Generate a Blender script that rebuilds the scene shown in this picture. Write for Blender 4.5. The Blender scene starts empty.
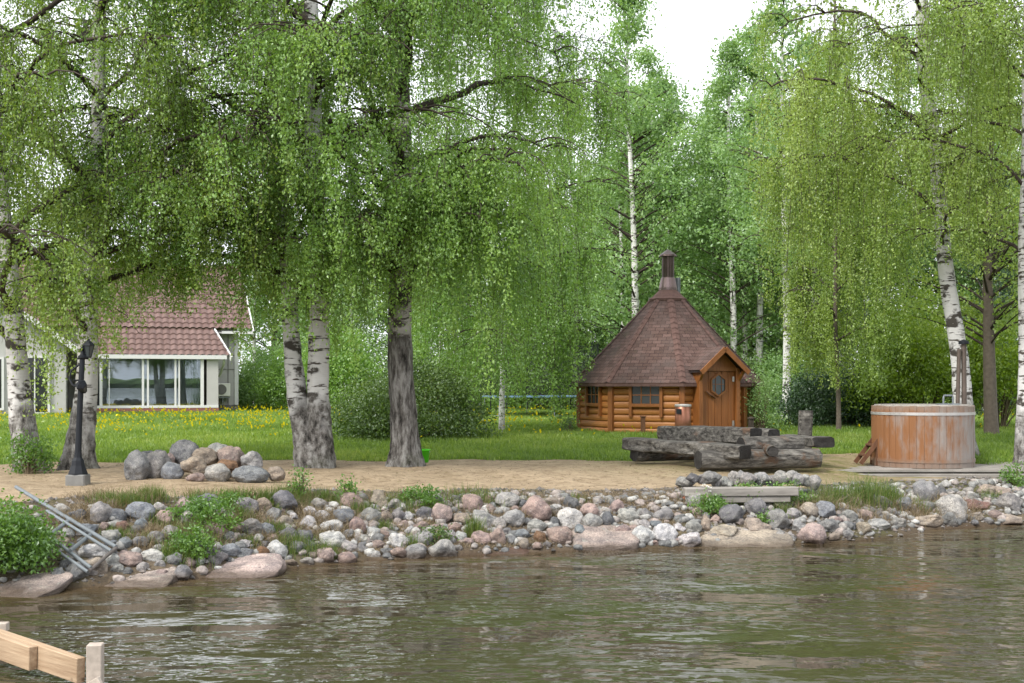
import bpy, bmesh, math, random
import numpy as np
from mathutils import Vector, Matrix, noise as mnoise

R_ = math.radians
rnd = random.Random(7)
RG = np.random.default_rng(11)
SC = bpy.context.scene
COL = SC.collection

# ------------------------------------------------------------------ camera
F = 1236.0          # focal length in pixels of the 1024 px wide picture
HZ = 386.0          # picture row of the horizon
CZ = 1.9            # eye height over the water
cam_d = bpy.data.cameras.new('camera'); cam = bpy.data.objects.new('camera', cam_d); COL.objects.link(cam)
cam.location = (0, 0, CZ); cam.rotation_euler = (R_(90), 0, 0)
cam_d.sensor_width = 36.0; cam_d.lens = 36.0*F/1024.0
cam_d.shift_y = (HZ-341.5)/1024.0
cam_d.clip_start = 0.1; cam_d.clip_end = 3000
SC.camera = cam

# ------------------------------------------------------------------ sky and sun (bright overcast)
SUN_EL, SUN_AZ = R_(46), math.atan2(-0.55, -0.6)
w = bpy.data.worlds.new('World'); SC.world = w; w.use_nodes = True
wn, wl = w.node_tree.nodes, w.node_tree.links
wn.clear()
wo = wn.new('ShaderNodeOutputWorld'); bg = wn.new('ShaderNodeBackground'); sky = wn.new('ShaderNodeTexSky')
sky.sky_type = 'NISHITA'; sky.sun_disc = False; sky.sun_elevation = SUN_EL; sky.sun_rotation = SUN_AZ
sky.air_density = 1.0; sky.dust_density = 4.0; sky.ozone_density = 1.0
hs = wn.new('ShaderNodeHueSaturation'); hs.inputs['Saturation'].default_value = 0.16; hs.inputs['Value'].default_value = 1.0
cl = wn.new('ShaderNodeMixRGB'); cl.blend_type = 'MIX'; cl.inputs['Fac'].default_value = 0.62   # even cloud deck
cl.inputs['Color2'].default_value = (9.3, 9.6, 10.2, 1)
wl.new(sky.outputs[0], hs.inputs['Color']); wl.new(hs.outputs[0], cl.inputs['Color1']); wl.new(cl.outputs[0], bg.inputs['Color'])
bg.inputs['Strength'].default_value = 0.14
wl.new(bg.outputs[0], wo.inputs['Surface'])
sl = bpy.data.lights.new('sun', 'SUN'); sl.energy = 2.0; sl.angle = R_(14); sl.color = (1.0, 0.95, 0.87)
so = bpy.data.objects.new('sun', sl); COL.objects.link(so)
sdir = Vector((math.sin(SUN_AZ)*math.cos(SUN_EL), math.cos(SUN_AZ)*math.cos(SUN_EL), math.sin(SUN_EL)))
so.rotation_euler = sdir.to_track_quat('Z', 'Y').to_euler(); so.location = sdir*80

# ------------------------------------------------------------------ exposure
vs = SC.view_settings
SC.display_settings.display_device = 'sRGB'
vs.view_transform = 'Standard'; vs.look = 'None'; vs.gamma = 1.0; vs.exposure = 0.85; vs.use_curve_mapping = False
SC.render.engine = 'CYCLES'
cy = SC.cycles
cy.max_bounces = 9; cy.diffuse_bounces = 6; cy.glossy_bounces = 3; cy.transmission_bounces = 4; cy.transparent_max_bounces = 8
cy.caustics_reflective = False; cy.caustics_refractive = False; cy.sample_clamp_indirect = 6.0
cy.use_denoising = True

def P(px, py, Y): return Vector(((px-512)/F*Y, Y, CZ-(py-HZ)/F*Y))
def PX(px, Y): return (px-512)/F*Y
def proj(p): return 512+F*p[0]/p[1], HZ-F*(p[2]-CZ)/p[1]

# ------------------------------------------------------------------ materials
class NT:
    def __init__(s, name):
        s.m = bpy.data.materials.new(name); s.m.use_nodes = True
        s.n = s.m.node_tree.nodes; s.l = s.m.node_tree.links; s.n.clear()
        s.out = s.n.new('ShaderNodeOutputMaterial')
    def N(s, t, **k):
        n = s.n.new(t)
        for a, b in k.items(): setattr(n, a, b)
        return n
    def put(s, sock, v):
        if hasattr(v, 'is_linked') or isinstance(v, bpy.types.NodeSocket): s.l.new(v, sock)
        elif isinstance(v, (tuple, list)) and len(v) == 3 and sock.type == 'RGBA': sock.default_value = (*v, 1)
        else: sock.default_value = v
    def coord(s, which='Object', scale=(1, 1, 1), rot=(0, 0, 0)):
        c = s.N('ShaderNodeTexCoord').outputs[which]
        mp = s.N('ShaderNodeMapping'); s.l.new(c, mp.inputs[0]); mp.inputs['Scale'].default_value = scale; mp.inputs['Rotation'].default_value = rot
        return mp.outputs[0]
    def noise(s, vec, scale, detail=3, rough=0.55, out=0):
        n = s.N('ShaderNodeTexNoise'); s.l.new(vec, n.inputs['Vector'])
        n.inputs['Scale'].default_value = scale; n.inputs['Detail'].default_value = detail; n.inputs['Roughness'].default_value = rough
        return n.outputs[out]
    def voro(s, vec, scale, feature='F1', out='Distance'):
        n = s.N('ShaderNodeTexVoronoi'); n.feature = feature; s.l.new(vec, n.inputs['Vector']); n.inputs['Scale'].default_value = scale
        return n.outputs[out]
    def ramp(s, fac, stops, interp='LINEAR'):
        r = s.N('ShaderNodeValToRGB'); r.color_ramp.interpolation = interp
        e = r.color_ramp.elements
        while len(e) < len(stops): e.new(0.5)
        for el, (p, c) in zip(e, stops):
            el.position = p; el.color = (*c, 1) if len(c) == 3 else c
        s.l.new(fac, r.inputs[0]); return r.outputs[0]
    def step(s, fac, a, b):
        r = s.N('ShaderNodeMapRange'); r.inputs[1].default_value = a; r.inputs[2].default_value = b
        s.put(r.inputs[0], fac); return r.outputs[0]
    def math(s, op, a, b=0.0):
        r = s.N('ShaderNodeMath', operation=op); s.put(r.inputs[0], a); s.put(r.inputs[1], b); return r.outputs[0]
    def mix(s, f, a, b, mode='MIX'):
        r = s.N('ShaderNodeMixRGB', blend_type=mode); s.put(r.inputs[0], f); s.put(r.inputs[1], a); s.put(r.inputs[2], b); return r.outputs[0]
    def attr(s, name, out='Fac'):
        a = s.N('ShaderNodeAttribute', attribute_name=name); return a.outputs[out]
    def bump(s, h, strength=0.5, dist=0.02, normal=None):
        b = s.N('ShaderNodeBump'); s.put(b.inputs['Height'], h); b.inputs['Strength'].default_value = strength; b.inputs['Distance'].default_value = dist
        if normal is not None: s.l.new(normal, b.inputs['Normal'])
        return b.outputs[0]
    def pbr(s, col, rough=0.8, metal=0.0, normal=None, spec=0.3, **k):
        p = s.N('ShaderNodeBsdfPrincipled'); s.put(p.inputs['Base Color'], col); s.put(p.inputs['Roughness'], rough)
        p.inputs['Metallic'].default_value = metal; p.inputs['Specular IOR Level'].default_value = spec
        if normal is not None: s.l.new(normal, p.inputs['Normal'])
        for a, b in k.items(): s.put(p.inputs[a], b)
        s.l.new(p.outputs[0], s.out.inputs[0]); return s.m

def m_leaf(name, cols, trans=0.42, gloss=0.05):
    t = NT(name)
    c = t.ramp(t.attr('rnd'), [(i/(len(cols)-1), c) for i, c in enumerate(cols)])
    d = t.N('ShaderNodeBsdfDiffuse'); t.put(d.inputs[0], c)
    tr = t.N('ShaderNodeBsdfTranslucent'); t.put(tr.inputs[0], t.mix(1.0, c, (1.2, 1.15, 0.7), 'MULTIPLY'))
    mx = t.N('ShaderNodeMixShader'); mx.inputs[0].default_value = trans+0.06
    t.l.new(d.outputs[0], mx.inputs[1]); t.l.new(tr.outputs[0], mx.inputs[2])
    g = t.N('ShaderNodeBsdfGlossy'); g.inputs['Roughness'].default_value = 0.42; g.inputs[0].default_value = (0.9, 0.95, 1, 1)
    m2 = t.N('ShaderNodeMixShader'); m2.inputs[0].default_value = gloss
    t.l.new(mx.outputs[0], m2.inputs[1]); t.l.new(g.outputs[0], m2.inputs[2]); t.l.new(m2.outputs[0], t.out.inputs[0])
    return t.m

def m_plain(name, col, rough=0.6, metal=0.0, var=0.25, scale=6, spec=0.3, bump=0.0):
    t = NT(name); v = t.coord()
    n = t.noise(v, scale, 5)
    c = t.mix(n, tuple(x*(1-var) for x in col), tuple(min(1, x*(1+var)) for x in col))
    return t.pbr(c, rough, metal, t.bump(n, bump, 0.01) if bump else None, spec)

def m_birch(name, rough_h, white=(0.60, 0.59, 0.575), dirt=0.0, dark=1.0, wob=2.2, fz_=(11, 11, 2.2)):
    """birch bark: white with dark dashes and patches, fissured and dark below height rough_h"""
    t = NT(name)
    v = t.coord('Object'); vz = t.coord('Object', (2.2, 2.2, 13)); vp = t.coord('Object', (2.0, 2.0, 3.0)); vf = t.coord('Object', fz_)
    dash = t.step(t.noise(vz, 1.6, 3, 0.6), 0.575, 0.62)
    patch = t.step(t.noise(vp, 1.1, 4, 0.62), 0.56-dirt, 0.62-dirt)
    fine = t.noise(t.coord('Object', (3, 3, 30)), 1.5, 2)
    wc = t.mix(fine, tuple(x*0.78 for x in white), white)
    c = t.mix(dash, wc, (0.07, 0.06, 0.05)); c = t.mix(patch, c, (0.06, 0.053, 0.046))
    fz = t.noise(vf, 1.0, 6, 0.7)
    rb = t.ramp(fz, [(0.36, (0.022, 0.02, 0.018)), (0.48, (0.13*dark, 0.12*dark, 0.11*dark)), (0.62, (0.31*dark, 0.30*dark, 0.285*dark))])
    hgt = t.math('ADD', t.attr('hgt'), t.math('MULTIPLY', t.math('SUBTRACT', t.noise(v, 1.7, 4), 0.5), wob))
    f = t.step(hgt, rough_h+0.35, rough_h-0.35)
    c = t.mix(f, c, rb)
    moss = t.math('MULTIPLY', t.step(t.noise(v, 3.1, 3), 0.5, 0.7), t.step(t.attr('hgt'), 0.5, 0.0))
    c = t.mix(t.math('MULTIPLY', moss, 0.6), c, (0.06, 0.07, 0.03))
    h = t.math('ADD', t.math('MULTIPLY', fz, t.math('ADD', t.math('MULTIPLY', f, 1.0), 0.12)), t.math('MULTIPLY', dash, -0.1))
    return t.pbr(c, 0.85, normal=t.bump(h, 1.0, 0.05), spec=0.2)

def m_rock():
    t = NT('granite'); oi = t.N('ShaderNodeObjectInfo')
    v = t.coord('Object')
    off = t.N('ShaderNodeVectorMath', operation='ADD'); t.l.new(v, off.inputs[0])
    cm = t.N('ShaderNodeCombineXYZ')
    for i in range(3): t.put(cm.inputs[i], t.math('MULTIPLY', oi.outputs['Random'], 37.0+i*11))
    t.l.new(cm.outputs[0], off.inputs[1]); vv = off.outputs[0]
    n1 = t.noise(vv, 1.6, 6, 0.65); n2 = t.noise(vv, 24, 3, 0.6); n3 = t.noise(vv, 4.5, 5, 0.6)
    c = t.mix(t.step(n1, 0.35, 0.65), t.mix(1.0, oi.outputs['Color'], (0.5, 0.51, 0.54), 'MULTIPLY'), t.mix(1.0, oi.outputs['Color'], (1.18, 1.15, 1.12), 'MULTIPLY'))
    sp = t.ramp(n2, [(0.33, (0.3, 0.3, 0.32)), (0.5, (1, 1, 1)), (0.68, (1.5, 1.45, 1.4))])
    c = t.mix(0.8, c, sp, 'MULTIPLY')
    lich = t.step(n3, 0.6, 0.68)
    c = t.mix(t.math('MULTIPLY', lich, 0.45), c, (0.33, 0.34, 0.29))
    lich2 = t.step(t.noise(vv, 3.1, 5, 0.7), 0.62, 0.7)
    c = t.mix(t.math('MULTIPLY', lich2, 0.55), c, (0.07, 0.068, 0.06))
    wp = t.N('ShaderNodeNewGeometry').outputs['Position']; sx = t.N('ShaderNodeSeparateXYZ'); t.l.new(wp, sx.inputs[0])
    wet = t.step(t.math('ADD', sx.outputs[2], t.math('MULTIPLY', t.noise(wp, 6, 3), -0.08)), 0.05, -0.01)   # damp foot in the water
    c = t.mix(t.math('MULTIPLY', wet, 0.75), c, (0.06, 0.04, 0.025))
    h = t.math('ADD', t.math('MULTIPLY', n3, 1.0), t.math('MULTIPLY', n2, 0.25))
    return t.pbr(c, t.math('SUBTRACT', 0.85, t.math('MULTIPLY', wet, 0.5)), normal=t.bump(h, 0.7, 0.05), spec=0.3)

def m_ground():
    t = NT('ground'); v = t.coord('Object')
    big, mid, fine = t.noise(v, 0.6, 4), t.noise(v, 4, 5, 0.65), t.noise(v, 45, 4, 0.7)
    # sand with litter and scuffs
    sand = t.ramp(mid, [(0.3, (0.25, 0.188, 0.12)), (0.55, (0.355, 0.275, 0.185)), (0.75, (0.43, 0.34, 0.235))])
    sand = t.mix(t.step(t.noise(t.coord('Object', (1, 2.2, 1)), 9, 5, 0.7), 0.53, 0.64), sand, (0.15, 0.105, 0.068))
    sand = t.mix(t.math('MULTIPLY', t.step(fine, 0.6, 0.68), 0.7), sand, (0.12, 0.08, 0.05))
    soil = t.ramp(mid, [(0.3, (0.045, 0.035, 0.025)), (0.5, (0.095, 0.075, 0.053)), (0.72, (0.16, 0.128, 0.092))])
    soil = t.mix(t.step(fine, 0.5, 0.66), soil, (0.17, 0.13, 0.085))
    soil = t.mix(t.math('MULTIPLY', t.step(big, 0.5, 0.62), 0.6), soil, (0.075, 0.085, 0.03))
    lawn = t.ramp(mid, [(0.3, (0.07, 0.12, 0.02)), (0.6, (0.13, 0.20, 0.03)), (0.8, (0.20, 0.24, 0.05))])
    wob = t.math('MULTIPLY', t.math('SUBTRACT', mid, 0.5), 0.6)
    fs = t.step(t.math('ADD', t.attr('sand'), wob), 0.4, 0.6)
    fl = t.step(t.math('ADD', t.attr('lawn'), wob), 0.42, 0.58)
    c = t.mix(fs, soil, sand)
    c = t.mix(t.math('MULTIPLY', t.attr('moss'), t.step(mid, 0.35, 0.6)), c, (0.13, 0.13, 0.04))
    c = t.mix(fl, c, lawn)
    c = t.mix(t.attr('wet'), c, (0.065, 0.045, 0.03))
    foot = t.step(t.voro(t.coord('Object', (1, 1.5, 1)), 2.6), 0.0, 0.28)      # trodden hollows
    h = t.math('ADD', t.math('ADD', t.math('MULTIPLY', mid, 1.0), t.math('MULTIPLY', fine, 0.3)), t.math('MULTIPLY', foot, 0.7))
    return t.pbr(c, 0.95, normal=t.bump(h, 0.9, 0.06), spec=0.12)

def m_water():
    t = NT('water'); v = t.coord('Object')
    bed = t.mix(t.noise(v, 1.3, 4), (0.05, 0.034, 0.018), (0.085, 0.058, 0.032))
    deep = t.mix(t.noise(v, 0.25, 3), (0.032, 0.031, 0.015), (0.046, 0.043, 0.021))
    c = t.mix(t.attr('shallow'), deep, bed)
    a = t.noise(t.coord('Object', (0.55, 1.25, 1), (0, 0, R_(9))), 0.9, 1, 0.5)
    b = t.noise(t.coord('Object', (1.0, 1.5, 1), (0, 0, R_(-7))), 2.9, 1.5, 0.5)
    d = t.noise(t.coord('Object', (0.95, 1.5, 1)), 7.5, 1.5, 0.5)
    calm = t.step(t.noise(v, 0.42, 2), 0.40, 0.60)      # gusts: patches of stronger ripple
    amp = t.math('ADD', 0.22, t.math('MULTIPLY', calm, 0.95))
    h = t.math('ADD', t.math('MULTIPLY', a, 1.5), t.math('MULTIPLY', t.math('ADD', t.math('MULTIPLY', b, 0.8), t.math('MULTIPLY', d, 0.22)), amp))
    return t.pbr(c, 0.04, normal=t.bump(h, 1.0, 0.10), spec=0.5, IOR=1.333)

def m_wood(name, c1, c2, scale=(1.2, 14, 14), rough=0.75, bump=0.4, knots=False, spec=0.25, turn=0.0):
    t = NT(name); v = t.coord('Object', (1, 1, 1), (0, 0, turn)) if turn else t.coord('Object', scale)
    if turn:
        mp = t.N('ShaderNodeMapping'); t.l.new(v, mp.inputs[0]); mp.inputs['Scale'].default_value = scale; v = mp.outputs[0]
    n = t.noise(v, 1.6, 6, 0.65); n2 = t.noise(t.coord('Object'), 1.4, 3)
    c = t.mix(t.step(n, 0.3, 0.7), c1, c2)
    c = t.mix(t.math('MULTIPLY', t.step(n2, 0.4, 0.7), 0.35), c, tuple(x*0.6 for x in c1))
    if knots:
        k = t.voro(t.coord('Object', (1.3, 5, 5)), 1.7); c = t.mix(t.math('MULTIPLY', t.step(k, 0.16, 0.08), 0.75), c, tuple(x*0.28 for x in c1))
    return t.pbr(c, rough, normal=t.bump(n, bump, 0.012), spec=spec)

def m_oldlog():
    t = NT('weathered_log'); v = t.coord('Object', (1.0, 1.0, 1.0))
    n = t.noise(t.coord('Object', (1.5, 14, 14)), 1.5, 6, 0.7); n2 = t.noise(v, 2.6, 5, 0.6)
    c = t.ramp(n, [(0.34, (0.02, 0.018, 0.016)), (0.5, (0.105, 0.098, 0.088)), (0.68, (0.23, 0.215, 0.19))])
    c = t.mix(t.step(n2, 0.56, 0.64), c, t.mix(n, (0.055, 0.034, 0.024), (0.17, 0.115, 0.082)))      # reddish weathered heartwood
    c = t.mix(t.math('MULTIPLY', t.step(n2, 0.42, 0.34), 0.6), c, (0.06, 0.055, 0.05))
    e = t.mix(t.noise(v, 14, 4), (0.012, 0.011, 0.011), (0.06, 0.056, 0.052))
    c = t.mix(t.attr('end'), c, e)
    return t.pbr(c, 0.9, normal=t.bump(t.math('ADD', n, n2), 0.8, 0.03), spec=0.15)

def m_tub():
    t = NT('tub_staves'); v = t.coord('Object'); sx = t.N('ShaderNodeSeparateXYZ'); t.l.new(v, sx.inputs[0])
    g = t.noise(t.coord('Object', (12, 12, 1.2)), 1.3, 5, 0.65); n2 = t.noise(t.coord('Object', (5, 5, 1.6)), 1.2, 5, 0.65)
    st = t.attr('rnd')
    wood = t.mix(g, (0.15, 0.06, 0.022), (0.27, 0.125, 0.05))
    wood = t.mix(t.math('MULTIPLY', st, 0.22), wood, (0.22, 0.105, 0.055))
    grey = t.mix(g, (0.17, 0.145, 0.13), (0.31, 0.275, 0.25))
    f = t.step(t.math('ADD', t.math('ADD', t.math('MULTIPLY', sx.outputs[0], 0.38), t.math('SUBTRACT', t.math('MULTIPLY', n2, 1.5), 0.25)), t.math('MULTIPLY', st, 0.12)), 0.36, 0.78)
    c = t.mix(f, wood, grey)
    low = t.step(t.math('ADD', sx.outputs[2], t.math('MULTIPLY', n2, -0.12)), 0.10, 0.02)
    c = t.mix(t.math('MULTIPLY', low, 0.6), c, (0.18, 0.145, 0.12))
    top = t.step(sx.outputs[2], 0.86, 0.93)
    c = t.mix(t.math('MULTIPLY', top, 0.65), c, (0.22, 0.165, 0.13))
    return t.pbr(c, 0.6, normal=t.bump(g, 0.4, 0.01), spec=0.3)

def m_shingle():
    t = NT('bitumen_shingles'); uv = t.N('ShaderNodeTexCoord').outputs['UV']
    wob = t.N('ShaderNodeVectorMath', operation='ADD'); t.l.new(uv, wob.inputs[0])
    b = t.N('ShaderNodeTexBrick'); t.l.new(uv, b.inputs[0])
    b.offset = 0.5; b.inputs['Scale'].default_value = 1.0; b.inputs['Brick Width'].default_value = 0.21; b.inputs['Row Height'].default_value = 0.105
    b.inputs['Mortar Size'].default_value = 0.006; b.inputs['Mortar Smooth'].default_value = 0.3; b.inputs['Bias'].default_value = 0.0
    b.inputs['Color1'].default_value = (0.088, 0.056, 0.048, 1); b.inputs['Color2'].default_value = (0.15, 0.096, 0.084, 1); b.inputs['Mortar'].default_value = (0.03, 0.02, 0.02, 1)
    v = t.coord('Object')
    n = t.noise(v, 40, 3); n2 = t.noise(v, 2.2, 5, 0.65)
    c = t.mix(0.7, b.outputs[0], t.ramp(n, [(0.3, (0.6, 0.6, 0.6)), (0.7, (1.35, 1.35, 1.35))]), 'MULTIPLY')
    c = t.mix(t.math('MULTIPLY', t.step(n2, 0.45, 0.72), 0.5), c, (0.115, 0.095, 0.09))
    c = t.mix(t.math('MULTIPLY', t.step(t.noise(v, 1.3, 6, 0.7), 0.6, 0.7), 0.45), c, (0.07, 0.072, 0.035))
    return t.pbr(c, 0.92, normal=t.bump(b.outputs['Fac'], -0.8, 0.02), spec=0.15)

def m_tile():
    t = NT('clay_roof_tile'); v = t.coord('Object'); n = t.noise(v, 3, 5, 0.6); n2 = t.noise(v, 0.5, 3)
    c = t.mix(t.attr('rnd'), (0.108, 0.066, 0.055), (0.165, 0.108, 0.093))
    c = t.mix(t.math('MULTIPLY', t.step(n, 0.5, 0.75), 0.5), c, (0.11, 0.07, 0.064))
    c = t.mix(t.math('MULTIPLY', n2, 0.3), c, (0.20, 0.125, 0.118))
    return t.pbr(c, 0.75, spec=0.3)

def m_glass(name, tint=(0.06, 0.075, 0.08), rough=0.03):
    t = NT(name); return t.pbr(tint, rough, spec=0.9, IOR=1.6)

M = {}
M['ground'] = m_ground(); M['water'] = m_water(); M['rock'] = m_rock()
M['bark_white'] = m_birch('bark_white', 0.8, dirt=0.02, dark=1.15, wob=2.6, fz_=(10, 10, 5)); M['bark_old'] = m_birch('bark_old', 2.2, (0.42, 0.40, 0.375), 0.10, 0.92, 4.2, (14, 14, 3.2))
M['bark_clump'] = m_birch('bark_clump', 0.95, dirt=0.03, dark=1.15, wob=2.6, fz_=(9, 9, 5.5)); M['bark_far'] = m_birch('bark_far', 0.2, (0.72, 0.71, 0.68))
M['bark_brown'] = m_plain('bark_brown', (0.11, 0.09, 0.072), 0.9, var=0.5, scale=14, bump=0.6)
M['twig'] = m_plain('twig', (0.05, 0.038, 0.03), 0.85, var=0.35)
M['stem'] = m_plain('stem', (0.14, 0.11, 0.07), 0.85, var=0.35)
M['leaf_a'] = m_leaf('leaf_a', [(0.114, 0.232, 0.036), (0.168, 0.313, 0.049), (0.227, 0.389, 0.067), (0.311, 0.475, 0.109)])
M['leaf_y'] = m_leaf('leaf_y', [(0.160, 0.261, 0.041), (0.224, 0.337, 0.057), (0.300, 0.414, 0.081), (0.385, 0.490, 0.136)])
M['leaf_l'] = m_leaf('leaf_l', [(0.137, 0.240, 0.033), (0.200, 0.318, 0.047), (0.262, 0.384, 0.068), (0.353, 0.468, 0.116)])
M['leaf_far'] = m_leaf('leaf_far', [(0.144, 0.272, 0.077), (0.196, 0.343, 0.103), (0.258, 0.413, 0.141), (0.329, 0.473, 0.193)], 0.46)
M['leaf_dark'] = m_leaf('leaf_dark', [(0.022, 0.055, 0.018), (0.04, 0.085, 0.027), (0.06, 0.12, 0.036)], 0.25)
M['leaf_maple'] = m_leaf('leaf_maple', [(0.14, 0.24, 0.016), (0.22, 0.34, 0.024), (0.32, 0.44, 0.04)], 0.45)
M['leaf_bush'] = m_leaf('leaf_bush', [(0.039, 0.084, 0.015), (0.085, 0.151, 0.028), (0.170, 0.259, 0.046)], 0.35)
M['leaf_weed'] = m_leaf('leaf_weed', [(0.07, 0.16, 0.02), (0.12, 0.24, 0.03), (0.19, 0.33, 0.05)], 0.4)
M['grass'] = m_leaf('grass', [(0.11, 0.19, 0.028), (0.165, 0.265, 0.042), (0.23, 0.335, 0.06), (0.33, 0.40, 0.10)], 0.45, 0.03)
M['grass_bank'] = m_leaf('grass_bank', [(0.05, 0.10, 0.014), (0.09, 0.165, 0.024), (0.14, 0.21, 0.04), (0.24, 0.24, 0.09)], 0.4, 0.03)
M['dry'] = m_leaf('dry', [(0.13, 0.095, 0.055), (0.24, 0.185, 0.115), (0.36, 0.29, 0.19)], 0.15, 0.02)
M['dandelion'] = m_leaf('dandelion', [(0.66, 0.52, 0.012), (0.80, 0.66, 0.03)], 0.2, 0.0)
M['white_fl'] = m_plain('white_petals', (0.75, 0.75, 0.7), 0.8)
M['oldlog'] = m_oldlog(); M['tub'] = m_tub(); M['shingle'] = m_shingle(); M['tile'] = m_tile()
M['ridge'] = m_plain('ridge_shingle', (0.12, 0.07, 0.06), 0.9, var=0.45, scale=9)
M['log_wall'] = m_wood('oiled_log', (0.27, 0.10, 0.024), (0.45, 0.19, 0.05), (1.5, 1.5, 16), 0.5, 0.25, knots=False, spec=0.4)
M['hut_trim'] = m_wood('oiled_trim', (0.18, 0.06, 0.014), (0.30, 0.115, 0.03), (10, 10, 1.3), 0.5, 0.2, spec=0.4)
M['hut_door'] = m_wood('oiled_door', (0.18, 0.058, 0.011), (0.28, 0.10, 0.023), (14, 14, 1.2), 0.5, 0.25, spec=0.4)
M['deck'] = m_wood('grey_deck', (0.17, 0.157, 0.14), (0.34, 0.315, 0.285), (1.0, 12, 12), 0.85, 0.5)
M['pale_wood'] = m_wood('new_timber', (0.27, 0.175, 0.105), (0.47, 0.35, 0.235), (0.9, 16, 22), 0.75, 0.5, knots=True, turn=R_(40))
M['pale_end'] = m_plain('post_timber', (0.38, 0.325, 0.275), 0.8, var=0.45, scale=20, bump=0.2)
M['stair'] = m_wood('stair_wood', (0.085, 0.038, 0.02), (0.16, 0.078, 0.042), (8, 8, 2), 0.75, 0.3)
M['wall'] = m_plain('house_render', (0.40, 0.393, 0.38), 0.85, var=0.08, scale=3)
M['white'] = m_plain('white_paint', (0.58, 0.58, 0.57), 0.5, var=0.04)
M['plinth'] = m_plain('brick_plinth', (0.24, 0.10, 0.085), 0.85, var=0.3, scale=9)
M['plinth_grey'] = m_plain('grey_plinth', (0.16, 0.155, 0.15), 0.9, var=0.2)
M['glass'] = m_plain('window_glass', (0.05, 0.06, 0.06), 0.08, spec=0.4); M['glass_dark'] = m_plain('dark_glass', (0.02, 0.024, 0.02), 0.05, spec=0.45)
M['curtain'] = m_plain('curtain', (0.80, 0.82, 0.86), 0.9, var=0.1, scale=8)
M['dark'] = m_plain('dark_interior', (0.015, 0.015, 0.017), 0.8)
M['black'] = m_plain('black_iron', (0.008, 0.010, 0.014), 0.6, var=0.3, spec=0.3)
M['concrete'] = m_plain('concrete', (0.17, 0.168, 0.16), 0.9, var=0.35, scale=12, bump=0.4)
M['steel'] = m_plain('galvanised', (0.20, 0.22, 0.235), 0.5, metal=0.5, var=0.3, scale=10)
M['rust'] = m_plain('rusty_tube', (0.13, 0.115, 0.105), 0.7, metal=0.3, var=0.5, scale=10)
M['flue'] = m_plain('flue_steel', (0.085, 0.062, 0.055), 0.35, metal=0.75, var=0.3, scale=5)
M['flue_skirt'] = m_plain('flue_skirt', (0.22, 0.16, 0.16), 0.4, metal=0.6, var=0.3, scale=5)
M['pipe'] = m_plain('rusty_flue', (0.12, 0.095, 0.08), 0.6, metal=0.4, var=0.5, scale=7)
M['copper'] = m_plain('copper_brown', (0.30, 0.13, 0.085), 0.32, metal=0.6, var=0.3, scale=6)
M['hoop'] = m_plain('hoop_steel', (0.45, 0.43, 0.41), 0.45, metal=0.6, var=0.25, scale=8)
M['green_plastic'] = m_plain('green_plastic', (0.10, 0.60, 0.02), 0.4, var=0.08)
M['blue_pad'] = m_plain('blue_pad', (0.22, 0.36, 0.55), 0.5, var=0.1)
M['brick'] = m_plain('red_brick', (0.34, 0.11, 0.07), 0.85, var=0.3, scale=14)
M['ac'] = m_plain('ac_casing', (0.68, 0.67, 0.62), 0.5, var=0.04)

def m_net():
    t = NT('trampoline_net'); d = t.N('ShaderNodeBsdfDiffuse'); d.inputs[0].default_value = (0.02, 0.02, 0.025, 1)
    tr = t.N('ShaderNodeBsdfTransparent'); mx = t.N('ShaderNodeMixShader'); mx.inputs[0].default_value = 0.65
    t.l.new(d.outputs[0], mx.inputs[1]); t.l.new(tr.outputs[0], mx.inputs[2]); t.l.new(mx.outputs[0], t.out.inputs[0]); return t.m
M['net'] = m_net()

# ------------------------------------------------------------------ mesh helpers
def mesh_np(name, V, Fc, mat, parent=None, loc=(0, 0, 0), fattr=None, vattr=None, smooth=False):
    """V (n,3) world or local vertices, Fc (m,k) faces"""
    V = np.asarray(V, np.float32) - (np.asarray(loc, np.float32) if parent is None else 0)
    Fc = np.asarray(Fc, np.int32)
    me = bpy.data.meshes.new(name); n, (m, k) = len(V), Fc.shape
    me.vertices.add(n); me.vertices.foreach_set('co', V.ravel())
    me.loops.add(m*k); me.loops.foreach_set('vertex_index', Fc.ravel())
    me.polygons.add(m); me.polygons.foreach_set('loop_start', np.arange(0, m*k, k, dtype=np.int32))
    try: me.polygons.foreach_set('loop_total', np.full(m, k, np.int32))
    except Exception: pass
    me.polygons.foreach_set('use_smooth', np.full(m, smooth, bool))
    for d, dom in ((fattr, 'FACE'), (vattr, 'POINT')):
        for an, av in (d or {}).items():
            a = me.attributes.new(an, 'FLOAT', dom); a.data.foreach_set('value', np.asarray(av, np.float32))
    me.update(calc_edges=True)
    if mat: me.materials.append(mat)
    o = bpy.data.objects.new(name, me); COL.objects.link(o)
    if parent: o.parent = parent
    else: o.location = loc
    return o

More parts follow.
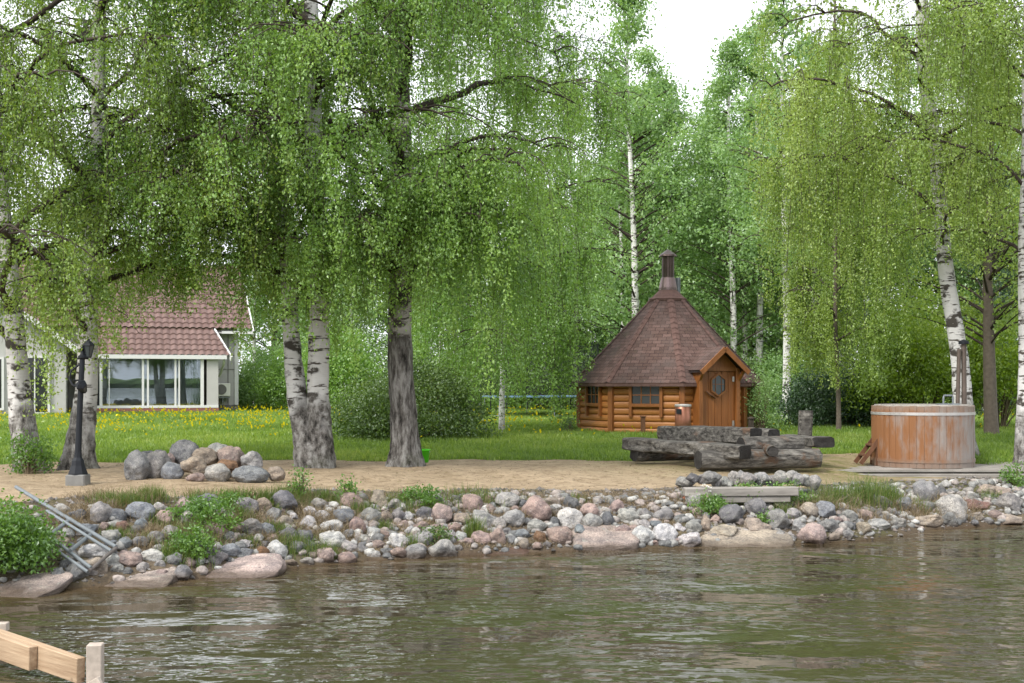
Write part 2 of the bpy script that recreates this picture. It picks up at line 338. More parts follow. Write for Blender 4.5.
class MB:
    """collects primitives into one mesh"""
    def __init__(s): s.v = []; s.f = []; s.a = []; s.uv = []; s.hasuv = False
    def add(s, vs, fs, a=0.0, uvs=None):
        b = len(s.v); s.v += [tuple(v) for v in vs]; s.f += [tuple(i+b for i in f) for f in fs]
        s.a += a if isinstance(a, list) else [a]*len(fs)
        if uvs: s.hasuv = True
        for i, f in enumerate(fs): s.uv.append(uvs[i] if uvs else [(0, 0)]*len(f))
    def box(s, c, d, mat=None, a=0.0, bev=0.0):
        x, y, z = d[0]/2, d[1]/2, d[2]/2; M4 = mat or Matrix.Identity(4)
        if bev <= 0:
            vs = [Vector(c)+M4.to_3x3() @ Vector((sx*x, sy*y, sz*z)) for sx in (-1, 1) for sy in (-1, 1) for sz in (-1, 1)]
            s.add(vs, [(0, 1, 3, 2), (4, 6, 7, 5), (0, 4, 5, 1), (2, 3, 7, 6), (0, 2, 6, 4), (1, 5, 7, 3)], a); return
        bm = bmesh.new(); bmesh.ops.create_cube(bm, size=1.0)
        bmesh.ops.scale(bm, vec=d, verts=bm.verts); bmesh.ops.bevel(bm, geom=bm.edges[:], offset=bev, segments=1, affect='EDGES')
        bm.verts.index_update()
        s.add([Vector(c)+M4.to_3x3() @ v.co for v in bm.verts], [tuple(v.index for v in f.verts) for f in bm.faces], a); bm.free()
    def beam(s, p0, p1, wd, ht, a=0.0, bev=0.0):
        p0, p1 = Vector(p0), Vector(p1); d = p1-p0
        s.box((p0+p1)/2, (d.length, wd, ht), frame(d), a, bev)
    def tube(s, pts, rad, n=8, cap=True, a=0.0, capa=None, jit=0.0, seed=0):
        pts = [Vector(p) for p in pts]; rad = rad if isinstance(rad, (list, tuple)) else [rad]*len(pts)
        rr = random.Random(seed); vs = []; fs = []; up = None; off = [1+jit*rr.uniform(-1, 1) for _ in range(n)]
        for i, p in enumerate(pts):
            d = (pts[min(i+1, len(pts)-1)]-pts[max(i-1, 0)]).normalized()
            if up is None: up = d.orthogonal().normalized()
            up = (up-d*up.dot(d)).normalized(); sd = d.cross(up)
            for k in range(n):
                an = 2*math.pi*k/n; r = rad[i]*off[k]*(1+jit*0.5*rr.uniform(-1, 1))
                vs.append(p+up*math.cos(an)*r+sd*math.sin(an)*r)
        av = []
        for i in range(len(pts)-1):
            for k in range(n): fs.append((i*n+k, i*n+(k+1) % n, (i+1)*n+(k+1) % n, (i+1)*n+k)); av.append(a)
        if cap:
            fs.append(tuple(range(n-1, -1, -1))); fs.append(tuple((len(pts)-1)*n+k for k in range(n)))
            av += [a if capa is None else capa]*2
        s.add(vs, fs, av)
    def lathe(s, c, prof, n=24, a=0.0):
        c = Vector(c); vs = []; fs = []
        for r, z in prof:
            for k in range(n): an = 2*math.pi*k/n; vs.append(c+Vector((r*math.cos(an), r*math.sin(an), z)))
        for i in range(len(prof)-1):
            for k in range(n): fs.append((i*n+k, i*n+(k+1) % n, (i+1)*n+(k+1) % n, (i+1)*n+k))
        fs.append(tuple(range(n-1, -1, -1))); fs.append(tuple((len(prof)-1)*n+k for k in range(n)))
        s.add(vs, fs, a)
    def build(s, name, mat, parent=None, loc=(0, 0, 0), smooth=False, an='end', world=False, bevel=0.0):
        off = Vector(loc) if parent is None else (Vector(parent.location) if world else Vector((0, 0, 0)))
        me = bpy.data.meshes.new(name); me.from_pydata([tuple(Vector(v)-off) for v in s.v], [], s.f)
        a = me.attributes.new(an, 'FLOAT', 'FACE'); a.data.foreach_set('value', s.a)
        if s.hasuv:
            ul = me.uv_layers.new(name='UVMap'); ul.data.foreach_set('uv', [c for f in s.uv for p in f for c in p])
        me.polygons.foreach_set('use_smooth', [smooth]*len(s.f))
        me.update(); me.materials.append(mat)
        o = bpy.data.objects.new(name, me); COL.objects.link(o)
        if parent: o.parent = parent
        else: o.location = loc
        if bevel:
            b = o.modifiers.new('bevel', 'BEVEL'); b.width = bevel; b.segments = 2; b.limit_method = 'ANGLE'
        return o

def frame(d):
    d = Vector(d).normalized(); up = Vector((0, 0, 1)) if abs(d.z) < 0.95 else Vector((0, 1, 0))
    y = up.cross(d).normalized(); z = d.cross(y)
    return Matrix((d, y, z)).transposed().to_4x4()

def tag(o, label=None, cat=None, group=None, kind=None):
    if label: o['label'] = label
    if cat: o['category'] = cat
    if group: o['group'] = group
    if kind: o['kind'] = kind
    return o

def thing(name, label, cat, loc=(0, 0, 0), rz=0.0, group=None):
    o = bpy.data.objects.new(name, None); COL.objects.link(o); o.location = loc; o.rotation_euler = (0, 0, rz)
    o.empty_display_size = 0.2
    return tag(o, label, cat, group)

def copy_tree(o, parent=None):
    c = o.copy(); COL.objects.link(c)
    if parent: c.parent = parent
    for ch in list(o.children): copy_tree(ch, c)
    return c

# ------------------------------------------------------------------ ground, shore and water
SX = np.array([-60, -14, -8, -4.72, -3.4, -2.42, -1.8, -0.58, 0.67, 2.22, 4.14, 5.0, 5.6, 7.05, 10, 16, 60.])
SY = np.array([4.0, 8.2, 10.0, 11.35, 11.9, 12.85, 13.3, 13.85, 14.25, 14.6, 15.1, 15.7, 16.4, 17.0, 18.2, 20.5, 30.])
BX = np.array([-60, -6, -3.5, 0, 3, 5, 7, 60.]); BW = np.array([3., 2.3, 2.2, 1.75, 1.9, 1.9, 1.6, 3.]); BT = np.array([.66, .66, .64, .56, .52, .50, .50, .5])
LX = np.array([-60, -9, -6, -4, 3, 4.6, 6, 8, 60.]); LY = np.array([17.5, 18.8, 19.6, 20.0, 20.0, 21.0, 21.8, 20.2, 21.])
def sm(t): t = np.clip(t, 0, 1); return t*t*(3-2*t)
def hgt(x, y):
    x = np.asarray(x, float); y = np.asarray(y, float)
    t = y-np.interp(x, SX, SY); B = np.interp(x, BX, BW); zt = np.interp(x, BX, BT)
    under = -0.55*np.clip(-t, 0, 40)**0.75
    q = np.clip(t/B, 0, 1); bank = zt*(0.12*np.minimum(q*6, 1)+0.88*(0.55*q+0.45*sm(q)))
    up = (0.70-zt)*sm((t-B)/3.0)+0.10*sm((y-20)/9)+0.07*sm((y-29)/18)
    z = np.where(t < 0, np.maximum(under, -2.2), bank+up)
    n = 0.02*np.sin(x*2.3+y*1.1)*np.sin(y*1.9-x*0.7)+0.012*np.sin(x*5.1+1.3)*np.sin(y*4.7)
    far = 2.5*sm((y-80)/120)
    return z+n*np.clip((t+0.2)*2, 0, 1)+far
def G(x, y): return float(hgt(x, y))

xs = np.concatenate([np.linspace(-400, -30, 20), np.linspace(-28, -9, 39)[:-1], np.arange(-9, 10, 0.11), np.linspace(10.2, 28, 36), np.linspace(30, 400, 20)])
ys = np.concatenate([np.linspace(-30, 9, 14), np.arange(9.5, 22.5, 0.11), np.linspace(22.7, 52, 100), np.linspace(54, 120, 24), np.linspace(130, 900, 20)])
XX, YY = np.meshgrid(xs, ys); ZZ = hgt(XX, YY)
nx, ny = len(xs), len(ys)
jit = np.zeros_like(ZZ)
tt = YY-np.interp(XX, SX, SY); BB = np.interp(XX, BX, BW)
V = np.stack([XX, YY, ZZ], -1).reshape(-1, 3)
ii = (np.arange(ny-1)[:, None]*nx+np.arange(nx-1)[None, :]).ravel()
Fq = np.stack([ii, ii+1, ii+nx+1, ii+nx], -1)
lawn_m = sm((YY-np.interp(XX, LX, LY))/0.5+0.5)
sand_m = sm((tt-BB)/0.6+0.35)
moss_m = np.exp(-((XX-3.6)/2.2)**2-((YY-19.3)/1.4)**2)*0.9+0.5*sm((XX-4.2)/1.0)*sand_m
wet_m = sm(1-(tt+0.05)/0.22)
ground = mesh_np('ground', V, Fq, M['ground'], vattr={'lawn': lawn_m.ravel(), 'sand': sand_m.ravel(), 'moss': np.clip(moss_m, 0, 1).ravel(), 'wet': wet_m.ravel()}, smooth=True)
tag(ground, kind='structure')

wx = np.concatenate([np.linspace(-900, -16, 14), np.arange(-15, 16, 0.4), np.linspace(17, 900, 14)]); wy = np.concatenate([np.linspace(-1120, -70, 8), np.linspace(-60, 3, 8), np.arange(3.5, 21, 0.3), np.linspace(22, 34, 4)])
WX, WY = np.meshgrid(wx, wy); sd = np.interp(WX, SX, SY)-WY
ii = (np.arange(len(wy)-1)[:, None]*len(wx)+np.arange(len(wx)-1)[None, :]).ravel(); nw = len(wx)
shal = np.exp(-np.clip(sd, 0, 50)/np.where(WX < -0.5, 1.0, 0.55))
water = mesh_np('water', np.stack([WX, WY, WX*0], -1).reshape(-1, 3), np.stack([ii, ii+1, ii+nw+1, ii+nw], -1), M['water'], vattr={'shallow': shal.ravel()}, smooth=True)
tag(water, kind='structure')

def on_bank(px, py, lift=0.0):
    for Y in np.arange(10.5, 22, 0.03):
        X = PX(px, Y)
        if Y > np.interp(X, SX, SY)-0.3 and G(X, Y)+lift >= CZ-(py-HZ)/F*Y: break
    return P(px, py, Y)

# ------------------------------------------------------------------ vegetation helpers
def unit(v): return v/np.maximum(np.linalg.norm(v, axis=-1, keepdims=True), 1e-9)
def leaf_geo(p, size, rg, down=0.7, wid=0.62, clump=None):
    """diamond leaves: p (n,3) stalk points, size (n,)"""
    n = len(p); size = np.asarray(size).reshape(-1, 1)
    d = unit(rg.normal(size=(n, 3))+np.array([0, 0, -1.0])*down*1.6)
    s = unit(np.cross(d, unit(rg.normal(size=(n, 3)))))
    nm = np.cross(d, s)
    a = p; c = p+d*size
    b1 = p+d*size*0.42+s*size*wid*0.5+nm*size*0.10; b2 = p+d*size*0.42-s*size*wid*0.5+nm*size*0.10
    V = np.stack([a, b1, c, b2], 1).reshape(-1, 3)
    Fq = np.arange(n*4, dtype=np.int32).reshape(n, 4)
    r = rg.random(n)
    if clump is not None: r = np.clip(0.45*r+0.55*clump, 0, 1)
    return V, Fq, r

def tubes_geo(paths, rads, sides):
    Vs, Fs, Hs = [], [], []; b = 0
    ang = np.arange(sides)*2*np.pi/sides; ca, sa = np.cos(ang)[:, None], np.sin(ang)[:, None]
    for pts, rad in zip(paths, rads):
        pts = np.asarray(pts); k = len(pts)
        d = unit(np.gradient(pts, axis=0)); ref = np.array([1., 0.13, 0.07]) if abs(d[0, 2]) > 0.7 else np.array([0.05, 0.1, 1.])
        u = unit(np.cross(d, ref)); w_ = np.cross(d, u)
        ring = pts[:, None, :]+(u[:, None, :]*ca[None]+w_[:, None, :]*sa[None])*np.asarray(rad)[:, None, None]
        Vs.append(ring.reshape(-1, 3))
        i = (np.arange(k-1)[:, None]*sides+np.arange(sides)[None]).ravel(); j = (np.arange(k-1)[:, None]*sides+(np.arange(sides)[None]+1) % sides).ravel()
        Fs.append(np.stack([i, j, j+sides, i+sides], -1)+b); b += k*sides
    return np.concatenate(Vs), np.concatenate(Fs)

def catmull(pts, n):
    pts = np.asarray(pts, float); k = len(pts); t = np.linspace(0, k-1, n); out = []
    for q in t:
        i = min(int(q), k-2); f = q-i
        p0, p1, p2, p3 = pts[max(i-1, 0)], pts[i], pts[i+1], pts[min(i+2, k-1)]
        out.append(0.5*((2*p1)+(-p0+p2)*f+(2*p0-5*p1+4*p2-p3)*f*f+(-p0+3*p1-3*p2+p3)*f**3))
    return np.array(out)

def trunk_mesh(paths, rads, mat, root, seed, sides=20, rough=0.05, flare=0.5, name='trunk'):
    """thick stems with root flare and lumps; hgt attribute runs in metres above the foot"""
    Vs, Fs, Hs = [], [], []; b = 0; rg = np.random.default_rng(seed)
    z0 = min(p[0][2] for p in paths)
    for pts, rad in zip(paths, rads):
        k = len(pts); ang = np.arange(sides)*2*np.pi/sides
        d = unit(np.gradient(pts, axis=0)); u = unit(np.cross(d, np.array([0.1, 1., 0.]))); w_ = np.cross(d, u)
        h = pts[:, 2]-z0
        ph = rg.random(4)*6.28
        prof = 1+rough*(np.sin(3*ang[None]+ph[0]+h[:, None]*1.3)+0.6*np.sin(5*ang[None]+ph[1]-h[:, None]*2.1))+rough*0.7*rg.normal(size=(k, sides))
        fl = flare*np.exp(-h/0.22)[:, None]*(0.55+0.45*np.sin(5*ang[None]+ph[2]))
        ring = pts[:, None, :]+(u[:, None, :]*np.cos(ang)[None, :, None]+w_[:, None, :]*np.sin(ang)[None, :, None])*(np.asarray(rad)[:, None]*(prof+fl))[..., None]
        Vs.append(ring.reshape(-1, 3)); Hs.append(np.repeat(h, sides))
        i = (np.arange(k-1)[:, None]*sides+np.arange(sides)[None]).ravel(); j = (np.arange(k-1)[:, None]*sides+(np.arange(sides)[None]+1) % sides).ravel()
        Fs.append(np.stack([i, j, j+sides, i+sides], -1)+b); b += k*sides
    V = np.concatenate(Vs)-np.array(root.location)
    return mesh_np(name, V, np.concatenate(Fs), mat, root, vattr={'hgt': np.concatenate(Hs)}, smooth=True)

# lowest reach of the hanging twigs of the shore trees, as seen along the bank (metres over ground change with X)
HANG_PX = np.array([-400, -100, 0, 35, 60, 95, 125, 160, 205, 235, 255, 275, 300, 335, 372, 404, 440, 480, 520, 556, 590, 615, 640, 660])
HANG_PY = np.array([330, 340, 360, 425, 395, 360, 318, 305, 312, 330, 355, 320, 330, 385, 380, 300, 360, 395, 400, 405, 365, 320, 220, 0])

def birch(label, stems, nlimb, reach, z_lo, top, n_leaf, leafmat, barkmat, seed, weep=1.0, leaf=0.048, group=None, z_cap=8.6,
          rough=0.05, flare=0.5, hang=True, hang_fn=None, extra=(), skew=(0, 0), shape=None, name='birch_tree', gap=0.0, limb_el=0.9, limb_w=1.0, branch_mat=None, avoid=None, clear=0.0, holes=0.30):
    """stems: list of (control points (x,y,z), radii); reach: longest limb in m"""
    rg = np.random.default_rng(seed)
    base = stems[0][0][0]; gz = G(base[0], base[1])
    root = thing(name, label, 'tree', (base[0], base[1], gz), 0, group)
    paths, rads = [], []
    for pts, rd in stems:
        n = 46; path = catmull(pts, n); rr = np.interp(np.linspace(0, 1, n), np.linspace(0, 1, len(rd)), rd)
        path[:, 0] += 0.02*np.sin(path[:, 2]*1.7+seed); path[0, 2] -= 0.12
        paths.append(path); rads.append(rr)
    trunk_mesh(paths, rads, barkmat, root, seed, rough=rough, flare=flare)
    lp, lr = [], []; SS = []; SD = []; SL = []; SC_ = []   # strands: start, horizontal dir, length, clump value
    tot = 0
    for si, (path, rr) in enumerate(zip(paths, rads)):
        todo = [((i+rg.random()*0.9)/nlimb, None) for i in range(nlimb)]+([(0.0, e) for e in extra] if si == 0 else [])
        for i, (f, ex) in enumerate(todo):
            z = z_lo+(top-z_lo)*f**0.9 if ex is None else ex[0]
            k = np.searchsorted(path[:, 2], z); k = min(k, len(path)-1); p0 = path[k]
            az = i*2.399+si*1.1+seed+rg.normal()*0.3
            prof = shape(f) if shape else (0.62+0.38*np.sin(np.pi*min(1, f*1.5+0.12)))*(1-0.62*max(0, f-0.45)/0.55)
            L = reach*prof*rg.uniform(0.75, 1.12)
            dx, dy = math.cos(az), math.sin(az)
            L *= 1+0.35*(dx*skew[0]+dy*skew[1])
            if avoid is not None and ex is None: L *= avoid(dx, dy, z)
            if ex is not None: az, L = ex[1], ex[2]; dx, dy = math.cos(az), math.sin(az)
            s = np.linspace(0, 1, 9); el = limb_el*rg.uniform(0.7, 1.2)
            hx = L*s; vz = L*(el*s-0.62*el*s**2.2)-0.10*L*s**3
            wob = rg.normal(size=(9, 2)).cumsum(0)*0.035*L; wob -= wob[0]
            pth = np.stack([p0[0]+dx*hx+wob[:, 0], p0[1]+dy*hx+wob[:, 1], p0[2]+vz], -1)
            r0 = min(rr[k]*0.42, 0.02+0.014*L)*limb_w
            lp.append(pth); lr.append(r0*(1-s)**0.8+0.006)
            cl0 = rg.random() if ex is None else 0.8
            # side branches
            nb = max(4, int(3+2.3*L))
            srcs = [(pth, 0.30, cl0)]
            for q in range(nb):
                sq = rg.uniform(0.22, 1.0); idx = sq*8; i0 = min(int(idx), 7); b0 = pth[i0]+(pth[i0+1]-pth[i0])*(idx-i0)
                ba = az+rg.choice([-1, 1])*rg.uniform(0.5, 1.35); bl = (0.32+0.5*(1-sq*0.5))*rg.uniform(0.5, 1.1)*min(L, 3.0)*0.62
                t = np.linspace(0, 1, 5)
                bp = np.stack([b0[0]+np.cos(ba)*bl*t, b0[1]+np.sin(ba)*bl*t, b0[2]+bl*(0.45*t-0.75*t**2)], -1); bp[:, :2] += rg.normal(size=(5, 2)).cumsum(0)*0.03*(t[:, None] > 0)
                lp.append(bp); lr.append(0.012*limb_w*(1-t)+0.004); srcs.append((bp, 0.15, np.clip(cl0+rg.normal()*0.25, 0, 1)))
            for sp, s0, cv in srcs:
                length = np.linalg.norm(np.diff(sp, axis=0), axis=1).sum()
                ns = max(3, int(length*11))
                u = rg.uniform(s0, 1, ns)*(len(sp)-1); i0 = np.minimum(u.astype(int), len(sp)-2)
                st = sp[i0]+(sp[i0+1]-sp[i0])*(u-i0)[:, None]
                SS.append(st); a2 = rg.random(ns)*6.28; SD.append(np.stack([np.cos(a2), np.sin(a2)], -1)*rg.uniform(0.08, 0.55, (ns, 1)))
                SL.append(weep*rg.gamma(1.6, 0.38, ns)+0.10); SC_.append(np.clip(cv+rg.normal(size=ns)*0.13, 0, 1))
    st = np.concatenate(SS); hd = np.concatenate(SD); ln = np.concatenate(SL); cv = np.concatenate(SC_)
    # twig ends stop at the tree's skirt line
    if hang_fn is not None: zmin = hang_fn(st[:, 0], st[:, 1])
    elif hang:
        px = 512+F*st[:, 0]/st[:, 1]
        zmin = CZ-(np.interp(px, HANG_PX, HANG_PY)-HZ)/F*st[:, 1]
    else: zmin = np.full(len(st), gz+0.3)
    zmin = zmin+np.abs(rg.normal(size=len(st)))*0.55-0.12
    room = st[:, 2]-zmin
    keep = room > 0.08
    if gap: keep &= rg.random(len(st)) > gap
    if holes:      # airy places between the leafy clumps
        fld = np.zeros(len(st))
        for q in range(7):
            kv = unit(rg.normal(size=(1, 3)))[0]*2*np.pi/rg.uniform(0.8, 2.0); fld += np.sin(st @ kv+rg.random()*6.28)
        keep &= fld/1.87 > np.quantile(fld/1.87, holes)
    if clear:      # few twigs in front of the stem itself
        for path, rr in zip(paths, rads):
            tx = np.interp(st[:, 2], path[:, 2], path[:, 0]); ty = np.interp(st[:, 2], path[:, 2], path[:, 1])
            keep &= ~((st[:, 1] < ty) & (np.abs(st[:, 0]*ty/st[:, 1]-tx) < 0.42) & (rg.random(len(st)) < clear))
    st, hd, ln, cv, room = st[keep], hd[keep], ln[keep], cv[keep], room[keep]
    ln = np.minimum(ln, room)
    # twigs
    t = np.array([0, 0.3, 0.65, 1.0]); S = len(st)
    def at(st, hd, ln, t):
        return np.stack([st[:, 0]+hd[:, 0]*t**0.6, st[:, 1]+hd[:, 1]*t**0.6, st[:, 2]-ln*(0.15*t+0.85*t**1.25)+0.06*t*(1-t)], -1)
    tw = np.stack([at(st, hd, ln, np.full(S, q)) for q in t], 1)
    an = rg.random(S)*6.28; sd_ = np.stack([np.cos(an), np.sin(an), an*0], -1)[:, None, :]*np.array([0.004, 0.0035, 0.003, 0.0015])[None, :, None]
    TV = np.stack([tw-sd_, tw+sd_], 2).reshape(-1, 3)
    b_ = np.arange(S)[:, None]*8+np.array([0, 2, 4])[None]; b_ = b_.ravel(); TF = np.stack([b_, b_+1, b_+3, b_+2], -1)
    LV, LF = tubes_geo(lp, lr, 5)
    BV = np.concatenate([LV, TV])-np.array(root.location); BF = np.concatenate([LF, TF+len(LV)])
    mesh_np('branches', BV, BF, branch_mat or M['twig'], root, smooth=True)
    # leaves; far above the picture coarser, and thinned to let more light down
    wgt = ln*np.where(st[:, 2] > z_cap, 0.032, np.where(st[:, 2] > 5.4, 0.6, 1.0))*np.exp(0.55*rg.normal(size=len(st)))
    cnt = rg.poisson(n_leaf*wgt/wgt.sum()); idx = np.repeat(np.arange(S), cnt); m = len(idx)
    tl = rg.random(m)**0.85
    p = at(st[idx], hd[idx], ln[idx], tl)+rg.normal(size=(m, 3))*np.array([0.06, 0.06, 0.05])
    size = leaf*rg.uniform(0.65, 1.25, m)*np.where(st[idx, 2] > z_cap, 2.3, 1.0)
    V, Fq, r = leaf_geo(p, size, rg, clump=np.clip(0.5+(cv[idx]-0.5)*1.25, 0, 1))
    mesh_np('crown', V-np.array(root.location), Fq, leafmat, root, fattr={'rnd': r})
    return root

# ------------------------------------------------------------------ shore birches
def pts(lst): return [tuple(P(px, py, Y)) for px, py, Y in lst]
def upto(lst, Y, top, px):  # continue a stem above the picture
    return pts(lst)+[(PX(px, Y), Y, top*0.75), (PX(px, Y)+0.15, Y+0.1, top)]
def foot(px, Y): x = PX(px, Y); return (x, Y, G(x, Y))

birch('leaning white birch at the far left with a green shoot round its foot', [([foot(33, 17.4)]+upto([(27, 440, 17.4), (15, 350, 17.4), (6, 235, 17.4), (-4, 120, 17.4), (-12, 0, 17.4)], 17.4, 12.5, -20), [0.215, 0.185, 0.135, 0.11, 0.10, 0.09, 0.06, 0.012])],
      28, 3.3, 2.3, 11.5, 84000, M['leaf_l'], M['bark_white'], 3, 1.15, clear=0.75, group='birches along the shore')
birch('white birch directly behind the black lamp post', [([foot(78, 18.0)]+upto([(80, 440, 18.0), (86, 380, 18), (91, 280, 18.0), (97, 150, 18.0), (101, 0, 18.0)], 18, 13, 104), [0.25, 0.19, 0.155, 0.115, 0.105, 0.09, 0.06, 0.012])],
      32, 3.4, 2.3, 12.0, 98000, M['leaf_l'], M['bark_white'], 5, 1.1, clear=0.75, extra=[(3.6, 0.1, 2.9), (4.2, -0.3, 3.1), (4.8, 0.3, 3.0)], group='birches along the shore', flare=0.6)
birch('twin stemmed birch forking low beside the boulder heap', [
    ([foot(312, 18.4)]+upto([(308, 440, 18.4), (299, 405, 18.4), (291, 335, 18.45), (286, 255, 18.5), (276, 130, 18.6), (268, 0, 18.7)], 18.7, 13, 262), [0.25, 0.215, 0.15, 0.12, 0.108, 0.09, 0.08, 0.05, 0.012]),
    ([foot(318, 18.42)]+upto([(318, 440, 18.42), (319, 405, 18.4), (319, 335, 18.4), (318, 255, 18.4), (314, 130, 18.4), (309, 0, 18.4)], 18.4, 14.5, 306), [0.24, 0.22, 0.17, 0.145, 0.135, 0.125, 0.115, 0.07, 0.012])],
      24, 3.2, 2.7, 12.5, 112000, M['leaf_a'], M['bark_clump'], 8, 1.0, clear=0.88, extra=[(3.8, 3.0, 2.5), (4.5, 3.4, 2.7)], group='birches along the shore', flare=0.25, rough=0.07)
birch('big grey barked birch standing alone on the sand by the green bucket', [([foot(404, 18.4)]+upto([(404, 440, 18.4), (403, 390, 18.4), (401, 300, 18.4), (402, 180, 18.4), (401, 80, 18.4), (400, 0, 18.4)], 18.4, 16, 398), [0.255, 0.205, 0.19, 0.17, 0.165, 0.15, 0.14, 0.09, 0.015])],
      42, 3.5, 3.0, 14, 148000, M['leaf_a'], M['bark_old'], 13, 1.0, extra=[(3.3, -1.75, 2.2), (3.6, -1.2, 2.0), (3.5, -2.3, 2.1), (4.0, -1.5, 2.4), (4.3, -2.0, 2.3), (4.4, -0.9, 2.2), (3.9, -0.6, 1.9), (3.9, -2.7, 2.0), (4.8, -1.6, 2.4)], avoid=lambda dx, dy, z: 0.82 if dx > 0.4 and z < 6 else 1.0, group='birches along the shore', flare=0.35, rough=0.05)
def hangE(x, y):
    px = 512+F*x/y
    py = np.interp(px, [330, 380, 430, 480, 505, 540, 568, 585, 606, 630], [330, 360, 385, 415, 400, 440, 420, 360, 270, 90]); return CZ-(py-HZ)/F*y
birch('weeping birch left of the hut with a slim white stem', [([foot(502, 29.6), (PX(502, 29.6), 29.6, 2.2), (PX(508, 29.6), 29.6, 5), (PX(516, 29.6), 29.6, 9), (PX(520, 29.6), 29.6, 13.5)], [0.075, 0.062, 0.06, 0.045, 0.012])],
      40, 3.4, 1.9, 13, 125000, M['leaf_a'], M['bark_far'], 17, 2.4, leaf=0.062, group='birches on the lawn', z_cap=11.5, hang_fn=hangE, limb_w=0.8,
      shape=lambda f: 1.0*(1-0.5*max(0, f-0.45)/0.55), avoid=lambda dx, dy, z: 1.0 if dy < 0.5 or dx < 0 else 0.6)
def hangF(x, y):
    px = 512+F*x/y
    py = np.interp(px, [700, 760, 790, 830, 870, 900, 930, 970, 1024, 1100], [120, 200, 330, 365, 385, 320, 250, 260, 330, 350]); return CZ-(py-HZ)/F*y
birch('white birch leaning left behind the wooden hot tub', [([foot(966, 21.5)]+upto([(962, 400, 21.5), (955, 330, 21.5), (947, 265, 21.5), (937, 180, 21.5), (927, 90, 21.5), (922, 0, 21.5)], 21.5, 14.5, 915), [0.19, 0.155, 0.14, 0.13, 0.12, 0.115, 0.105, 0.06, 0.012])],
      30, 3.7, 3.9, 13, 85000, M['leaf_y'], M['bark_white'], 23, 2.0, clear=0.93, limb_w=0.75, avoid=lambda dx, dy, z: 0.5 if dy < -0.35 else 1.0, leaf=0.047, group='birches along the shore', z_cap=9.6, hang_fn=hangF, gap=0.2)
birch('white birch with black bark marks at the right edge', [([foot(1024, 20.2)]+upto([(1024, 400, 20.2), (1025, 300, 20.2), (1026, 200, 20.2), (1030, 0, 20.2)], 20.2, 13, 1040), [0.135, 0.11, 0.10, 0.095, 0.085, 0.05, 0.012])],
      28, 3.0, 3.0, 12.5, 100000, M['leaf_y'], M['bark_white'], 29, 1.4, limb_w=0.65, leaf=0.047, group='birches along the shore', z_cap=9.6, hang_fn=hangF)

def hangH(x, y):
    px = 512+F*x/y
    return CZ-(np.interp(px, [760, 785, 810, 850, 890, 920], [200, 370, 385, 380, 395, 250])-HZ)/F*y
birch('weeping yellow green birch between the hut and the tub', [([foot(838, 29.5), (PX(837, 29.5), 29.5, 2.5), (PX(834, 29.5), 29.5, 6), (PX(836, 29.5), 29.6, 10), (PX(838, 29.5), 29.6, 12.5)], [0.06, 0.05, 0.045, 0.03, 0.012])],
      30, 1.9, 2.6, 11.5, 75000, M['leaf_y'], M['bark_brown'], 37, 2.4, leaf=0.058, group='birches on the lawn', z_cap=11.5, hang_fn=hangH, gap=0.2)

# ------------------------------------------------------------------ forest behind the lawn: prototypes copied in a loop
def forest_tree(name, label, H, reach, z_lo, n_leaf, leaf, leafmat, bark, seed, r0, ncl=110, dense_low=0.5, spread=0.5, trunk_vis=True, group='trees behind the lawn', cat='tree', up=0.7, droop=0.25):
    rg = np.random.default_rng(seed)
    root = thing(name, label, cat, (0, 0, 0), 0, group)
    n = 20; z = np.linspace(-0.2, H, n); path = np.stack([np.sin(z*0.35+seed)*0.10*z/H*2, np.cos(z*0.3+seed)*0.12*z/H*2, z], -1)
    trunk_mesh([path], [r0*(1-z.clip(0)/H)**0.8+0.012], bark, root, seed, sides=8, rough=0.04, flare=0.3)
    lp, lr, C, CS, CV = [], [], [], [], []
    for i in range(ncl):
        f = rg.random()**(1.0-dense_low*0.5+0.2)
        zz = z_lo+(H-z_lo)*f; az = i*2.399+rg.normal()*0.4
        env = reach*(0.45+0.75*math.sin(math.pi*min(1, f*0.8+0.22)))*(1-0.8*max(0, f-0.5)/0.5)
        L = env*rg.uniform(0.35, 1.05)
        p0 = np.array([np.interp(zz-L*up*0.5, path[:, 2], path[:, 0]), np.interp(zz-L*up*0.5, path[:, 2], path[:, 1]), max(z_lo*0.6, zz-L*up*0.5)])
        s = np.linspace(0, 1, 5)
        pth = np.stack([p0[0]+math.cos(az)*L*s, p0[1]+math.sin(az)*L*s, p0[2]+L*(up*s-droop*s*s)], -1)
        lp.append(pth); lr.append((0.012+0.008*L)*(1-s)+0.005)
        for q in (1.0, 0.72, 0.45):
            if rg.random() < 0.8: C.append(pth[0]+(pth[-1]-pth[0])*q); CS.append(spread*rg.uniform(0.5, 1.2)*(0.6+0.4*q)); CV.append(rg.random())
    LV, LF = tubes_geo(lp, lr, 4); mesh_np('branches', LV, LF, M['twig'], root, smooth=True)
    C, CS, CV = np.array(C), np.array(CS), np.array(CV); wg = CS**2; cnt = rg.poisson(n_leaf*wg/wg.sum()); idx = np.repeat(np.arange(len(C)), cnt); m = len(idx)
    off = rg.normal(size=(m, 3)); off = off*np.array([0.8, 0.8, 0.5]); off[:, 2] -= np.abs(rg.normal(size=m))*0.35
    p = C[idx]+off*CS[idx][:, None]*0.62
    V, Fq, r = leaf_geo(p, leaf*rg.uniform(0.6, 1.3, m), rg, 0.5, clump=CV[idx])
    mesh_np('crown', V, Fq, leafmat, root, fattr={'rnd': r})
    return root

def put(o, px, Y, s=1.0, rz=0.0, label=None, sz=None, group=None):
    x = PX(px, Y); o.location = (x, Y, G(x, Y)); o.scale = (s, s, sz or s); o.rotation_euler = (0, 0, rz)
    if label: o['label'] = label
    if group: o['group'] = group
    return o

